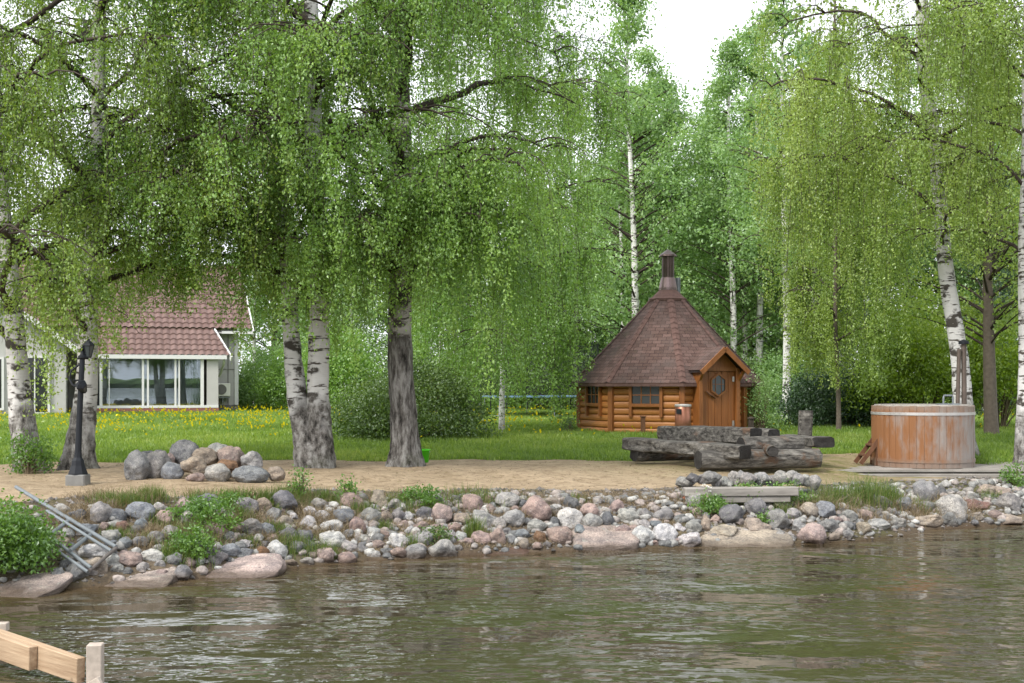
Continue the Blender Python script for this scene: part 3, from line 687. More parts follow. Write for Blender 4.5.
pA = forest_tree('birch_tree', '', 14.5, 2.3, 3.0, 20000, 0.12, M['leaf_far'], M['bark_far'], 41, 0.13, 120, 0.2, 0.62)
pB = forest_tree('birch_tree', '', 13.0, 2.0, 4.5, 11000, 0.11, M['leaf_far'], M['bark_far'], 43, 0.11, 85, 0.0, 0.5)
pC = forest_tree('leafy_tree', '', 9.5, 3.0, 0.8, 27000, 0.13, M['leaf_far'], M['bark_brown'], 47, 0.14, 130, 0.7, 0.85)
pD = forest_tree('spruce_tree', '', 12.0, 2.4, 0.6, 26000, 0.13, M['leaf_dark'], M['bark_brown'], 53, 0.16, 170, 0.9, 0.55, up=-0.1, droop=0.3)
FOREST = [  # proto, px, Y, scale, label
 (pB, 667, 46, 0.98, 'slender birch rising directly behind the hut chimney'),
 (pA, 733, 44, 0.97, 'tall white stemmed birch right of the hut roof'),
 (pB, 716, 52, 1.06, 'thin pale birch behind the tall one right of the hut'),
 (pB, 778, 50, 1.12, 'airy birch in the sky gap right of the hut'),
 (pB, 757, 60, 1.15, 'slim birch far back between the airy birches'),
 (pB, 640, 52, 1.06, 'slim birch half hidden left of the hut chimney'),
 (pA, 634, 44, 1.14, 'tall full birch left of the chimney over the hut roof'),
 (pB, 786, 37, 1.06, 'tall airy birch reaching out of the picture left of the leaning birch'),
 (pB, 758, 45, 1.16, 'tall thin birch between the white stemmed one and the airy one'),
 (pB, 650, 50, 1.14, 'tall thin birch left of the hut chimney'),
 (pB, 700, 57, 1.02, 'feathery birch behind the gap right of the chimney'),
 (pB, 746, 46, 0.92, 'feathery birch close behind the white stemmed one'),
 (pB, 622, 47, 0.96, 'feathery birch above the left eave of the hut'),
 (pB, 812, 44, 1.0, 'feathery birch left of the leaning birch crown'),
 (pA, 800, 58, 1.05, 'birch far behind the dark juniper bush'),
 (pA, 840, 46, 1.0, 'birch rising behind the dark juniper bush'),
 (pA, 905, 50, 1.05, 'birch far behind the tub between maple and spruce'),
 (pA, 985, 47, 1.0, 'birch far behind the brown trunk at the right'),
 (pA, 1060, 44, 1.0, 'birch past the right edge of the lawn'),
 (pC, 690, 56, 1.0, 'round leafy tree low behind the hut roof'),
 (pC, 650, 60, 1.15, 'leafy tree left behind the hut roof'),
 (pC, 750, 52, 0.95, 'leafy tree directly right of the hut roof'),
 (pC, 800, 48, 0.80, 'leafy tree between hut and juniper bush'),
 (pC, 720, 64, 1.25, 'leafy tree deep in the wood behind the hut'),
 (pC, 860, 54, 1.05, 'leafy tree deep behind the juniper bush'),
 (pC, 780, 66, 1.3, 'leafy tree at the back of the gap by the hut'),
 (pC, 600, 58, 1.2, 'leafy tree behind the trampoline'),
 (pC, 540, 56, 0.95, 'leafy tree behind the weeping birch'),
 (pC, 470, 60, 1.0, 'leafy tree behind the big grey birch'),
 (pC, 400, 58, 0.92, 'leafy tree behind the round bush on the lawn'),
 (pC, 335, 62, 0.95, 'leafy tree behind the twin stemmed birch'),
 (pC, 275, 66, 1.15, 'leafy tree beyond the right end of the house'),
 (pA, 255, 62, 0.72, 'birch beyond the right corner of the house'),
 (pA, 440, 54, 0.70, 'birch behind the big grey birch'),
 (pA, 575, 55, 1.05, 'birch behind the trampoline net'),
 (pA, 350, 57, 0.68, 'birch right of the twin stemmed birch, far back'),
 (pA, 180, 66, 0.66, 'birch rising over the middle of the house roof'),
 (pA, 95, 68, 0.62, 'birch rising over the house roof behind the lamp post'),
 (pA, 20, 66, 0.64, 'birch rising over the left wing of the house'),
 (pC, 135, 74, 0.95, 'leafy tree behind the house roof ridge'),
 (pC, 50, 72, 0.95, 'leafy tree behind the left wing of the house'),
 (pC, -40, 70, 1.0, 'leafy tree past the left edge behind the house'),
 (pC, 940, 50, 1.1, 'leafy tree in the wood behind the flue pipe'),
 (pC, 1010, 52, 1.1, 'leafy tree in the wood at the right edge'),
 (pC, 1080, 48, 1.1, 'leafy tree past the right edge of the wood'),
 (pD, 838, 42, 0.55, 'dark spruce behind the hanging birch twigs left of the tub'),
 (pD, 1000, 42, 0.70, 'dark spruce behind the slim brown trunk'),
 (pD, 612, 66, 0.85, 'dark spruce deep in the wood left of the hut'),
 (pD, 300, 76, 0.72, 'dark spruce far back right of the house'),
]
used = set()
for i, (pr, px, Y, s, lab) in enumerate(FOREST):
    o = pr if pr.name not in used else copy_tree(pr)
    used.add(pr.name); put(o, px, Y, s, (i*1.37) % 6.28, lab, s*rnd.uniform(0.94, 1.06))

# slim brown trunked tree right of the tub
tr = forest_tree('leafy_tree', 'slim brown trunked tree between the tub and the right edge', 8.5, 2.0, 2.6, 15000, 0.09, M['leaf_y'], M['bark_brown'], 61, 0.15, 90, 0.3, 0.5, group='trees on the lawn')
put(tr, 991, 28.0, 1.0)

# ------------------------------------------------------------------ bushes
def bush(name, label, px, Y, rx, ry, h, n_leaf, leaf, mat, seed, n_cl=60, group=None, spread=0.28, low=0.05, stems=14, x=None, lift=0.0):
    rg = np.random.default_rng(seed); x = PX(px, Y) if x is None else x
    root = thing(name, label, 'bush', (x, Y, G(x, Y)), 0, group)
    lp, lr, C, CV = [], [], [], []
    for i in range(n_cl):
        a = rg.random()*6.28; q = rg.random()**0.45; ph = rg.random()
        hx, hy = math.cos(a)*rx*q, math.sin(a)*ry*q
        top = h*math.sqrt(max(0.05, 1-q*q*0.85)); zc = low+(top-low)*ph**0.7
        c = np.array([hx*rg.uniform(.9, 1.1), hy, zc*rg.uniform(0.9, 1.1)+lift]); C.append(c); CV.append(rg.random())
        if i % max(1, n_cl//stems) == 0 or rg.random() < 0.25:
            s = np.linspace(0, 1, 5); lp.append(np.stack([c[0]*(0.1+0.9*s**1.2), c[1]*(0.1+0.9*s**1.2), c[2]*s**0.85-0.03], -1)); lr.append(0.018*(1-s)+0.004)
    LV, LF = tubes_geo(lp, lr, 5); mesh_np('stems', LV, LF, M['stem'], root, smooth=True)
    C = np.array(C); CV = np.array(CV); idx = rg.integers(0, n_cl, n_leaf)
    p = C[idx]+rg.normal(size=(n_leaf, 3))*spread*np.array([1, 1, 0.75]); p[:, 2] = np.maximum(p[:, 2], 0.02)
    V, Fq, r = leaf_geo(p, leaf*rg.uniform(0.6, 1.3, n_leaf), rg, 0.25, clump=CV[idx])
    mesh_np('foliage', V, Fq, mat, root, fattr={'rnd': r}); return root

bush('round_bush', 'wide dark green bush on the lawn behind the big grey birch', 410, 26.5, 1.55, 1.2, 1.55, 36000, 0.06, M['leaf_bush'], 71, 90, 'bushes round the lawn', 0.24)
bush('juniper_bush', 'low dark evergreen bush behind the log post', 842, 33, 1.45, 1.2, 1.75, 34000, 0.075, M['leaf_dark'], 73, 80, 'bushes round the lawn', 0.26)
bush('maple_bush', 'bright yellow green maple behind the tub', 925, 32, 1.75, 1.2, 3.3, 26000, 0.085, M['leaf_maple'], 79, 90, 'bushes round the lawn', 0.30, low=0.7)
bush('maple_bush', 'yellow green sapling right of the leaning birch trunk', 1000, 31, 0.95, 0.9, 2.9, 11000, 0.085, M['leaf_maple'], 83, 50, 'bushes round the lawn', 0.28, low=0.9)
bush('leafy_bush', 'pale green bush against the right wall of the hut', 762, 29.2, 0.45, 0.5, 1.25, 4200, 0.05, M['leaf_far'], 89, 26, 'bushes round the lawn', 0.16)
bush('leafy_bush', 'pale green bush at the back of the lawn right of the hut', 790, 41, 1.6, 1.0, 2.3, 14000, 0.10, M['leaf_far'], 97, 60, 'bushes round the lawn', 0.32)
bush('leafy_bush', 'low bush in the wood edge behind the stump post', 740, 42, 1.4, 1.0, 2.0, 12000, 0.10, M['leaf_bush'], 101, 50, 'bushes round the lawn', 0.3)
bush('leafy_bush', 'green bush beside the right corner of the house', 262, 52, 1.3, 1.0, 2.2, 12000, 0.10, M['leaf_far'], 103, 50, 'bushes by the house', 0.3)
bush('leafy_bush', 'green bush left behind the twin stemmed birch', 292, 50, 1.2, 1.0, 2.6, 12000, 0.10, M['leaf_a'], 107, 50, 'bushes by the house', 0.3)
bush('leafy_bush', 'tall bush right behind the twin stemmed birch', 340, 48, 1.5, 1.0, 3.2, 15000, 0.11, M['leaf_a'], 109, 60, 'bushes by the house', 0.34)
bush('shore_shrub', 'fresh green shrub on the bank at the left edge covering the steel rack', 3, 11.75, 0.40, 0.4, 0.58, 11000, 0.04, M['leaf_weed'], 113, 60, None, 0.10, low=0.1)
bush('shore_shrub', 'leafy shoots hugging the foot of the leaning birch', 28, 16.8, 0.26, 0.2, 0.55, 1500, 0.045, M['leaf_weed'], 127, 18, None, 0.09)
bush('leafy_bush', 'bush at the forest edge behind the trampoline', 560, 50, 2.0, 1.0, 2.4, 15000, 0.11, M['leaf_bush'], 131, 60, 'bushes round the lawn', 0.34)
bush('leafy_bush', 'bush at the forest edge behind the weeping birch', 470, 50, 2.0, 1.0, 2.8, 15000, 0.11, M['leaf_a'], 137, 60, 'bushes round the lawn', 0.36)
bush('leafy_bush', 'small sprig beside the left corner of the hut', 570, 28.6, 0.16, 0.14, 0.4, 500, 0.045, M['leaf_bush'], 139, 10, None, 0.07)

# ------------------------------------------------------------------ lawn grass and dandelions (stuff)
def blades(name, x, y, h, wd, mat, rg, lean=0.35, z=None, kind='stuff', label=None, cat=None, tone=None):
    n = len(x); z = hgt(x, y) if z is None else z
    a = rg.random(n)*6.28; l = h*lean*rg.normal(size=n)
    b = np.stack([x, y, z-0.01], -1); sd_ = np.stack([np.cos(a), np.sin(a), a*0], -1)*(wd*0.5)[:, None]
    b2 = rg.random(n)*6.28; ld = np.stack([np.cos(b2), np.sin(b2), b2*0], -1)
    mid = b+np.stack([a*0, a*0, h*0.6], -1)+ld*(l*0.35)[:, None]; tip = b+np.stack([a*0, a*0, h], -1)+ld*l[:, None]
    V = np.stack([b-sd_, b+sd_, mid+sd_*0.7, tip, mid-sd_*0.7], 1).reshape(-1, 3)
    Fq = np.arange(n)[:, None]*5+np.array([[0, 1, 2, 4]]); Ft = np.arange(n)[:, None]*5+np.array([[4, 2, 3, 3]])
    r = rg.random(n) if tone is None else np.clip(tone+rg.normal(size=n)*0.2, 0, 1)
    i = np.arange(n)[:, None]*5
    # quad + triangle written as two quads would degenerate, so use triangles only
    T = np.concatenate([i+np.array([[0, 1, 2]]), i+np.array([[0, 2, 4]]), i+np.array([[4, 2, 3]])])
    o = mesh_np(name, V, T, mat, fattr={'rnd': np.tile(r, 3)}); tag(o, label, cat, kind=kind); return o

rg = np.random.default_rng(200)
n = 330000
yy = 19.2*(58/19.2)**(rg.random(n)); xx = (rg.random(n)-0.5)*yy*0.95
lm = np.interp(xx, LX, LY); wob = 0.22*np.sin(xx*3.1)+0.15*np.sin(xx*7.7+1)
ok = yy > lm+wob*0.6
hx, hy = PX(668, 30.5), 30.5
ok &= np.hypot(xx-hx, yy-hy) > 2.3
xx, yy = xx[ok], yy[ok]
tone = 0.45+0.25*np.sin(xx*0.9+1)*np.sin(yy*0.55)+0.15*np.sin(xx*2.7)*np.sin(yy*1.7)
blades('lawn_grass', xx, yy, (0.03+0.0019*yy)*rg.uniform(0.5, 1.5, len(xx)), 0.008+0.0006*yy, M['grass'], rg, 0.5, label='short bright green lawn grass behind the sand', cat='grass', tone=tone)

n = 7000
yy = 24*(52/24)**rg.random(n); xx = (rg.random(n)-0.5)*yy*0.9; px = 512+F*xx/yy
den = np.where(px < 300, 1.0, np.where(px < 640, 0.5, 0.12))*sm((yy-24)/14+0.1)*(0.4+0.6*(np.sin(xx*1.1)*np.sin(yy*0.8+xx) > -0.2))
ok = (rg.random(n) < den) & (np.hypot(xx-hx, yy-hy) > 2.5); xx, yy = xx[ok], yy[ok]; n = len(xx)
zc = hgt(xx, yy)+0.10+0.002*yy+rg.random(n)*0.06; k = 6; an = np.arange(k)*2*np.pi/k; rr = (0.012+0.00038*yy)[:, None]
tl = rg.normal(size=(n, 2))*0.5
V = np.stack([xx[:, None]+rr*np.cos(an), yy[:, None]+rr*np.sin(an), zc[:, None]+rr*(np.cos(an)*tl[:, :1]+np.sin(an)*(tl[:, 1:]-0.8))], -1).reshape(-1, 3)
o = mesh_np('dandelion_flowers', V, np.arange(n*k).reshape(n, k), M['dandelion'], fattr={'rnd': rg.random(n)}); tag(o, 'yellow dandelion heads scattered over the lawn', 'flowers', kind='stuff')

# ------------------------------------------------------------------ the house
hl = P(150, 413, 46); TH = R_(18)
HZB = G(hl.x, hl.y)
house = thing('house', 'pale house with red tiled roof and glazed veranda', 'house', (hl.x, hl.y, HZB), TH)
def hw(name, boxes, mat, par=house, bevel=0.0):
    b = MB()
    for x0, x1, y0, y1, z0, z1 in boxes: b.box(((x0+x1)/2, (y0+y1)/2, (z0+z1)/2), (x1-x0, y1-y0, z1-z0))
    return b.build(name, mat, par, bevel=bevel)
def rz_(y): return 2.2+(y+0.35)*0.67
# walls
b = MB()
b.box((0.0, 3.6, 1.6), (6.68, 4.2, 3.2))                         # body behind the veranda
b.v += []; 
b.add([(3.34, 1.5, 3.2), (3.34, 5.2, 5.75), (3.34, 8.9, 3.2), (3.30, 1.5, 3.2), (3.30, 5.2, 5.75), (3.30, 8.9, 3.2)], [(0, 2, 1), (3, 4, 5)])
b.box((2.24, 0.55, 1.2), (0.42, 1.9, 1.98)); b.box((-2.08, 0.55, 1.2), (0.3, 1.9, 1.98))
b.build('wall', M['wall'], house)
hw('plinth', [(-2.3, 2.47, -0.43, 1.45, -0.3, 0.2)], M['plinth']); hw('plinth', [(2.5, 3.32, 1.48, 5.0, -0.3, 0.28)], M['plinth_grey'])
# veranda: frame, panes, curtain, dark room
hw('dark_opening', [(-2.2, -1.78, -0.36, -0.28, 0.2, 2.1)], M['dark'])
fr = hw('window', [(-1.78, -1.68, -0.42, -0.32, 0.22, 2.14), (1.80, 1.92, -0.42, -0.32, 0.22, 2.14), (-1.68, 1.80, -0.42, -0.32, 2.06, 2.14), (-2.25, 2.45, -0.44, -0.30, 0.205, 0.30),
                   (-1.46, -1.43, -0.41, -0.33, 0.30, 2.06), (-0.30, -0.22, -0.41, -0.33, 0.30, 2.06), (-0.12, -0.05, -0.41, -0.33, 0.30, 2.06), (0.86, 0.93, -0.41, -0.33, 0.30, 2.06), (1.0, 1.06, -0.41, -0.33, 0.30, 2.06)], M['white'])
tg = NT('veranda_glass'); lw = tg.N('ShaderNodeFresnel'); lw.inputs[0].default_value = 2.3
gl = tg.N('ShaderNodeBsdfGlossy'); gl.inputs['Roughness'].default_value = 0.0; gl.inputs[0].default_value = (0.85, 0.92, 1, 1); tp = tg.N('ShaderNodeBsdfTransparent'); tp.inputs[0].default_value = (0.8, 0.85, 0.85, 1)
mx = tg.N('ShaderNodeMixShader'); tg.l.new(lw.outputs[0], mx.inputs[0]); tg.l.new(tp.outputs[0], mx.inputs[1]); tg.l.new(gl.outputs[0], mx.inputs[2]); tg.l.new(mx.outputs[0], tg.out.inputs[0])
hw('pane', [(-1.68, 1.80, -0.375, -0.370, 0.30, 2.06)], tg.m, fr)
b = MB(); nn = 40
cv = [(1.08+0.70*i/nn, -0.30+0.035*math.sin(i*1.25), z) for z in (0.3, 2.06) for i in range(nn+1)]
b.add(cv, [(i, i+1, nn+2+i, nn+1+i) for i in range(nn)]); b.build('curtain', M['curtain'], house, smooth=True)
hw('room_wall', [(-1.9, 2.0, 1.30, 1.38, 0.2, 2.1)], M['curtain']); hw('sill_board', [(-1.68, 1.80, -0.25, -0.18, 0.55, 0.62)], M['white'])
hw('eave_board', [(-2.45, 2.75, -0.55, -0.42, 2.02, 2.17)], M['white'])
hw('gutter', [(2.7, 3.9, 0.98, 1.10, 3.04, 3.14)], M['white'])
hw('corner_board', [(3.22, 3.37, 1.44, 1.52, 0.28, 3.15)], M['white'])
hw('wall_panel_line', [(2.5, 3.22, 1.480, 1.497, 1.66, 1.68), (2.5, 3.22, 1.480, 1.497, 2.2, 2.22), (2.96, 2.99, 1.475, 1.496, 0.28, 3.1)], M['plinth_grey'])
b = MB(); b.tube([(2.66, -0.42, 2.0), (2.66, -0.30, 1.88), (2.58, 0.5, 1.45), (2.5, 0.9, 1.3), (2.5, 0.95, 0.2)], 0.045); b.build('downpipe', M['white'], house)
ac = hw('heat_pump', [(2.46, 3.02, 1.05, 1.38, 0.62, 1.12)], M['ac'], bevel=0.02)
b = MB(); b.tube([(2.68, 1.046, 0.88), (2.68, 1.03, 0.88)], 0.20, 24); b.build('fan_grille', M['plinth_grey'], ac)
hw('bracket', [(2.46, 3.0, 1.1, 1.48, 0.54, 0.60), (2.72, 2.78, 1.2, 1.48, 0.36, 0.54)], M['steel'])
# tiled roof: real tile relief
def tiles(name, y0, y1, ul0, ul1, ur0, ur1, zf, par, wave=0.25, course=0.31, ulen=None):
    ny = int((y1-y0)/course)+1; rows = []
    nu = int((max(ur0, ur1)-min(ul0, ul1))/wave*6)
    Vt, Ft, At = [], [], []
    for j in range(ny):
        ya, yb = y0+j*course, min(y0+(j+1)*course, y1)
        for (yy_, lift) in ((ya, 0.05), (yb, 0.0)):
            f = (yy_-y0)/(y1-y0); a, c = ul0+(ul1-ul0)*f, ur0+(ur1-ur0)*f
            u = np.linspace(min(ul0, ul1), max(ur0, ur1), nu+1); uc = np.clip(u, a, c)
            z = zf(yy_)+lift+0.06*np.abs(np.sin(np.pi*u/wave))**0.8
            Vt.append(np.stack([uc, np.full_like(uc, yy_), z], -1))
        bs = j*2*(nu+1)
        for i in range(nu):
            Ft.append((bs+i, bs+i+1, bs+nu+1+i+1, bs+nu+1+i)); At.append(((int((i+3)/6)*7919+j*104729) % 97)/97)
            if j: pb = bs-(nu+1); Ft.append((pb+i, pb+i+1, bs+i+1, bs+i)); At.append(0.1)
    return mesh_np(name, np.concatenate(Vt), Ft, M['tile'], par, fattr={'rnd': At}, smooth=False)
tiles('roof', -0.5, 1.12, -2.5, -2.5, 2.85, 2.35, rz_, house)
tiles('roof', 1.121, 5.2, -7.0, -7.0, 3.85, 3.75, rz_, house)
b = MB(); b.add([(-7, 5.2, 5.9), (3.75, 5.2, 5.9), (3.85, 9.2, 3.2), (-7, 9.2, 3.2)], [(0, 1, 2, 3)]); b.build('roof', M['tile'], house, an='rnd')
b = MB()
def verge(x0, y0, x1, y1): b.beam((x0, y0, rz_(y0)-0.03), (x1, y1, rz_(y1)-0.03), 0.05, 0.20)
verge(2.92, -0.55, 2.42, 1.12); verge(3.9, 1.0, 3.8, 5.25); b.build('bargeboard', M['white'], house)
b = MB(); b.tube([(-7, 5.2, 5.98), (3.8, 5.2, 5.98)], 0.10, 8); b.build('roof_ridge', M['tile'], house, an='rnd')
hw('soffit', [(2.5, 3.8, 1.1, 1.5, 3.06, 3.10), (-2.4, 2.7, -0.42, 0.4, 2.10, 2.14)], M['wall'])
# left wing with its gable to the lake
wing = MB(); wing.box((-5.5, 0.9, 1.2), (5.2, 4.8, 2.4)); ap = 4.25
wing.add([(-8.1, -1.5, 2.4), (-2.9, -1.5, 2.4), (-5.5, -1.5, ap), (-8.1, -1.46, 2.4), (-2.9, -1.46, 2.4), (-5.5, -1.46, ap)], [(0, 1, 2), (3, 5, 4)])
wing.build('wall', M['wall'], house)
b = MB()
for sgn in (-1, 1):
    ex = -5.5+sgn*3.0; b.add([(-5.5, -1.9, ap+0.12), (ex, -1.9, 2.3), (ex, 3.5, 2.3), (-5.5, 3.5, ap+0.12)], [(0, 1, 2, 3)])
b.build('roof', M['tile'], house, an='rnd')
b = MB()
for sgn in (-1, 1): b.beam((-5.5, -1.93, ap+0.10), (-5.5+sgn*3.02, -1.93, 2.27), 0.05, 0.20)
b.build('bargeboard', M['white'], house)
for x0, x1, z0, z1 in ((-7.4, -6.5, 0.25, 1.95), (-5.9, -5.0, 0.25, 1.95), (-4.35, -3.5, 0.1, 2.0)):
    f = hw('window', [(x0-0.08, x0, -1.58, -1.5, z0, z1), (x1, x1+0.08, -1.58, -1.5, z0, z1), (x0-0.08, x1+0.08, -1.58, -1.5, z1, z1+0.08), (x0-0.08, x1+0.08, -1.58, -1.5, z0-0.08, z0), ((x0+x1)/2-0.02, (x0+x1)/2+0.02, -1.57, -1.51, z0, z1)], M['white'])
    hw('pane', [(x0, x1, -1.545, -1.535, z0, z1)], M['glass_dark'], f)

# ------------------------------------------------------------------ the hut (eight sided grill hut)
HX, HY = PX(668, 30.5), 30.5; HB = G(HX, HY)-0.05
hut = thing('grill_hut', 'eight sided log hut with steep brown shingle roof', 'hut', (HX, HY, HB))
RW, RE, WH = 2.20, 2.38, 1.24
A0 = 1.0
def corner(k, r, z=0.0): a = R_(A0+45*k); return Vector((r*math.sin(a), -r*math.cos(a), z))
def face_frame(k):
    a = R_(A0+45*k+22.5); n = Vector((math.sin(a), -math.cos(a), 0)); u = Vector((math.cos(a), math.sin(a), 0)); return u, n
def fm(k): u, n = face_frame(k); return Matrix((u, -n, Vector((0, 0, 1)))).transposed().to_4x4()   # local x=u, y=into hut
AP = RW*math.cos(R_(22.5)); HWD = RW*math.sin(R_(22.5))
def fp(k, x, out, z): u, n = face_frame(k); return u*x+n*(AP+out)+Vector((0, 0, z))
nl = 8; lh = WH/nl
for k in range(8):
    b = MB(); u, n = face_frame(k); seg = 6
    for j in range(nl):
        vs = []; zc = (j+0.5)*lh
        for x in (-HWD+0.02, HWD-0.02):
            for q in range(seg+1):
                t = -math.pi/2+math.pi*q/seg; vs.append(u*x+n*(AP-0.05+0.055*math.cos(t)**0.6 if math.cos(t) > 1e-6 else AP-0.05)+Vector((0, 0, zc+lh*0.5*math.sin(t))))
        b.add(vs, [(q, q+seg+1, q+seg+2, q+1) for q in range(seg)])
    b.box(n*(AP-0.09)+Vector((0, 0, WH/2)), (2*HWD-0.02, 0.04, WH), fm(k))
    b.build('log_wall', M['log_wall'], hut)
for k in range(8):
    b = MB(); a = R_(A0+45*k); m = Matrix.Rotation(a, 4, 'Z'); b.box(corner(k, RW+0.01, WH/2), (0.13, 0.10, WH), m, bev=0.01); b.build('corner_post', M['hut_trim'], hut)
b = MB()
for k in range(8):
    b.box(fp(k, 0, -0.02, -0.12), (2*HWD, 0.10, 0.24), fm(k))
b.build('foundation', M['concrete'], hut)
# roof faces with uv in metres
rt, zt_ = 0.40, 3.30; ze = WH-0.03
b = MB(); bt = MB()
for k in range(8):
    e0, e1, t1, t0 = corner(k, RE, ze), corner(k+1, RE, ze), corner(k+1, rt, zt_), corner(k, rt, zt_)
    sl_ = ((t0+t1)/2-(e0+e1)/2).length; we, wt = (e1-e0).length/2, (t1-t0).length/2; o_ = k*3.17
    ns = 12
    for i in range(ns):   # gently bellied slope
        f0, f1 = i/ns, (i+1)/ns
        def at_(f, s): p = (e0 if s < 0 else e1).lerp(t0 if s < 0 else t1, f); return p+Vector((0, 0, -0.02*math.sin(math.pi*f)))
        ww = lambda f: we+(wt-we)*f
        b.add([at_(f0, -1), at_(f0, 1), at_(f1, 1), at_(f1, -1)], [(0, 1, 2, 3)], 0.0, [[(o_-ww(f0), f0*sl_), (o_+ww(f0), f0*sl_), (o_+ww(f1), f1*sl_), (o_-ww(f1), f1*sl_)]])
    bt.box((e0+e1)/2+Vector((0, 0, -0.045)), ((e1-e0).length+0.01, 0.03, 0.07), fm(k))
    bt.add([e0-Vector((0, 0, .05)), e1-Vector((0, 0, .05)), corner(k+1, RW-0.1, WH-0.02), corner(k, RW-0.1, WH-0.02)], [(0, 1, 2, 3)])
roof = b.build('roof', M['shingle'], hut); bt.build('eave_trim', M['ridge'], hut)
for k in range(8):
    b = MB(); n_ = 16
    for i in range(n_):
        f0, f1 = i/n_, (i+1.12)/n_
        p0 = corner(k, RE, ze).lerp(corner(k, rt, zt_), f0)+Vector((0, 0, 0.035-0.02*math.sin(math.pi*f0))); p1 = corner(k, RE, ze).lerp(corner(k, rt, zt_), min(1, f1))+Vector((0, 0, 0.015-0.02*math.sin(math.pi*min(1, f1))))
        tv = Vector((math.cos(R_(A0+45*k)), math.sin(R_(A0+45*k)), 0))*0.085; dn = Vector((0, 0, -0.035))
        b.add([p0-tv+dn, p0, p0+tv+dn, p1-tv+dn, p1, p1+tv+dn], [(0, 1, 4, 3), (1, 2, 5, 4)], rnd.random())
    b.build('ridge_cap', M['ridge'], roof)
b = MB(); b.lathe((0, 0, 0), [(0.46, 3.22), (0.47, 3.28), (0.40, 3.32), (0.20, 3.52), (0.19, 3.56)], 24); b.build('roof_cap', M['ridge'], hut, smooth=False)
ch = MB(); ch.lathe((0, 0, 0), [(0.215, 3.55), (0.20, 3.66), (0.165, 3.80), (0.155, 3.82), (0.155, 4.36)], 28); chim = ch.build('chimney', M['flue'], hut)
b = MB(); b.lathe((0, 0, 0), [(0.225, 3.50), (0.225, 3.56), (0.175, 3.80), (0.165, 3.80)], 20); b.build('chimney_skirt', M['flue_skirt'], chim)
b = MB(); b.lathe((0, 0, 0), [(0.23, 4.33), (0.215, 4.37), (0.03, 4.50), (0.0, 4.51)], 20); b.build('chimney_cap', M['flue'], chim)
b = MB(); b.tube([(0.26, 0.10, 3.3), (0.26, 0.10, 3.82)], 0.06, 12); b.build('vent_pipe', M['steel'], hut)
# windows
def hut_window(k, w_, h_, zc, cols, rows):
    fr_ = MB(); T = 0.07
    for sgn in (-1, 1): fr_.box(fp(k, sgn*(w_/2+T/2), 0.03, zc-0.10), (T, 0.08, h_+0.42), fm(k))
    fr_.box(fp(k, 0, 0.032, zc+h_/2+T/2), (w_, 0.08, T), fm(k)); fr_.box(fp(k, 0, 0.036, zc-h_/2-T/2), (w_, 0.09, T), fm(k))
    f = fr_.build('window', M['hut_trim'], hut)
    g = MB(); g.box(fp(k, 0, 0.015, zc), (w_, 0.008, h_), fm(k)); g.build('pane', M['glass_dark'], f)
    m = MB()
    for i in range(1, cols): m.box(fp(k, -w_/2+w_*i/cols, 0.026, zc), (0.022, 0.02, h_), fm(k))
    for i in range(1, rows): m.box(fp(k, 0, 0.030, zc-h_/2+h_*i/rows), (w_, 0.02, 0.022), fm(k))
    m.build('muntin', M['hut_trim'], f)
hut_window(-1, 0.66, 0.40, 0.93, 3, 2); hut_window(-2, 0.62, 0.40, 0.93, 3, 2); hut_window(1, 0.62, 0.40, 0.93, 3, 2)
# door bay with its little gable
K = 0
jb = MB()
for sgn in (-1, 1): jb.box(fp(K, sgn*0.50, 0.13, 0.78), (0.10, 0.32, 1.56), fm(K), bev=0.008)
jb.box(fp(K, 0, 0.15, 1.53), (0.90, 0.24, 0.09), fm(K)); jb.build('door_frame', M['hut_trim'], hut)
d = MB()
for i in range(5): d.box(fp(K, -0.36+0.18*i, 0.19, 0.76), (0.172, 0.05, 1.44), fm(K), bev=0.006)
door = d.build('door', M['hut_door'], hut)
hexa = [(0.20*math.sin(R_(60*i)), 0.235*math.cos(R_(60*i))) for i in range(6)]
g = MB(); g.add([fp(K, x, 0.221, 1.16+z) for x, z in hexa], [tuple(range(5, -1, -1))]); hxw = g.build('pane', M['glass'], door)
g = MB()
for i in range(6): g.beam(fp(K, hexa[i][0]*1.1, 0.23, 1.16+hexa[i][1]*1.1), fp(K, hexa[(i+1) % 6][0]*1.1, 0.23, 1.16+hexa[(i+1) % 6][1]*1.1), 0.03, 0.04)
for x0, z0, x1, z1 in ((-0.08, 0.2, -0.08, -0.2), (0.08, 0.2, 0.08, -0.2), (-0.15, 0.02, 0.15, 0.02)): g.beam(fp(K, x0, 0.229, 1.16+z0), fp(K, x1, 0.229, 1.16+z1), 0.012, 0.012)
g.build('pane_frame', M['hut_trim'], door)
g = MB(); g.tube([fp(K, -0.34, 0.25, 1.02), fp(K, -0.22, 0.28, 0.92), fp(K, -0.10, 0.25, 0.86)], [0.02, 0.025, 0.018], 8); g.build('handle', M['stair'], door)
for z in (0.28, 1.30): g = MB(); g.box(fp(K, 0.40, 0.225, z), (0.05, 0.02, 0.12), fm(K)); g.build('hinge', M['hoop'], door)
gz0, gz1, gw, go = 1.50, 2.04, 0.62, 0.50
gb = MB(); 
gb.add([fp(K, -0.46, 0.26, 1.575), fp(K, 0.46, 0.26, 1.575), fp(K, 0, 0.26, 1.575+0.42)], [(0, 1, 2)]); gb.build('gable_board', M['hut_door'], hut)
dr = MB()
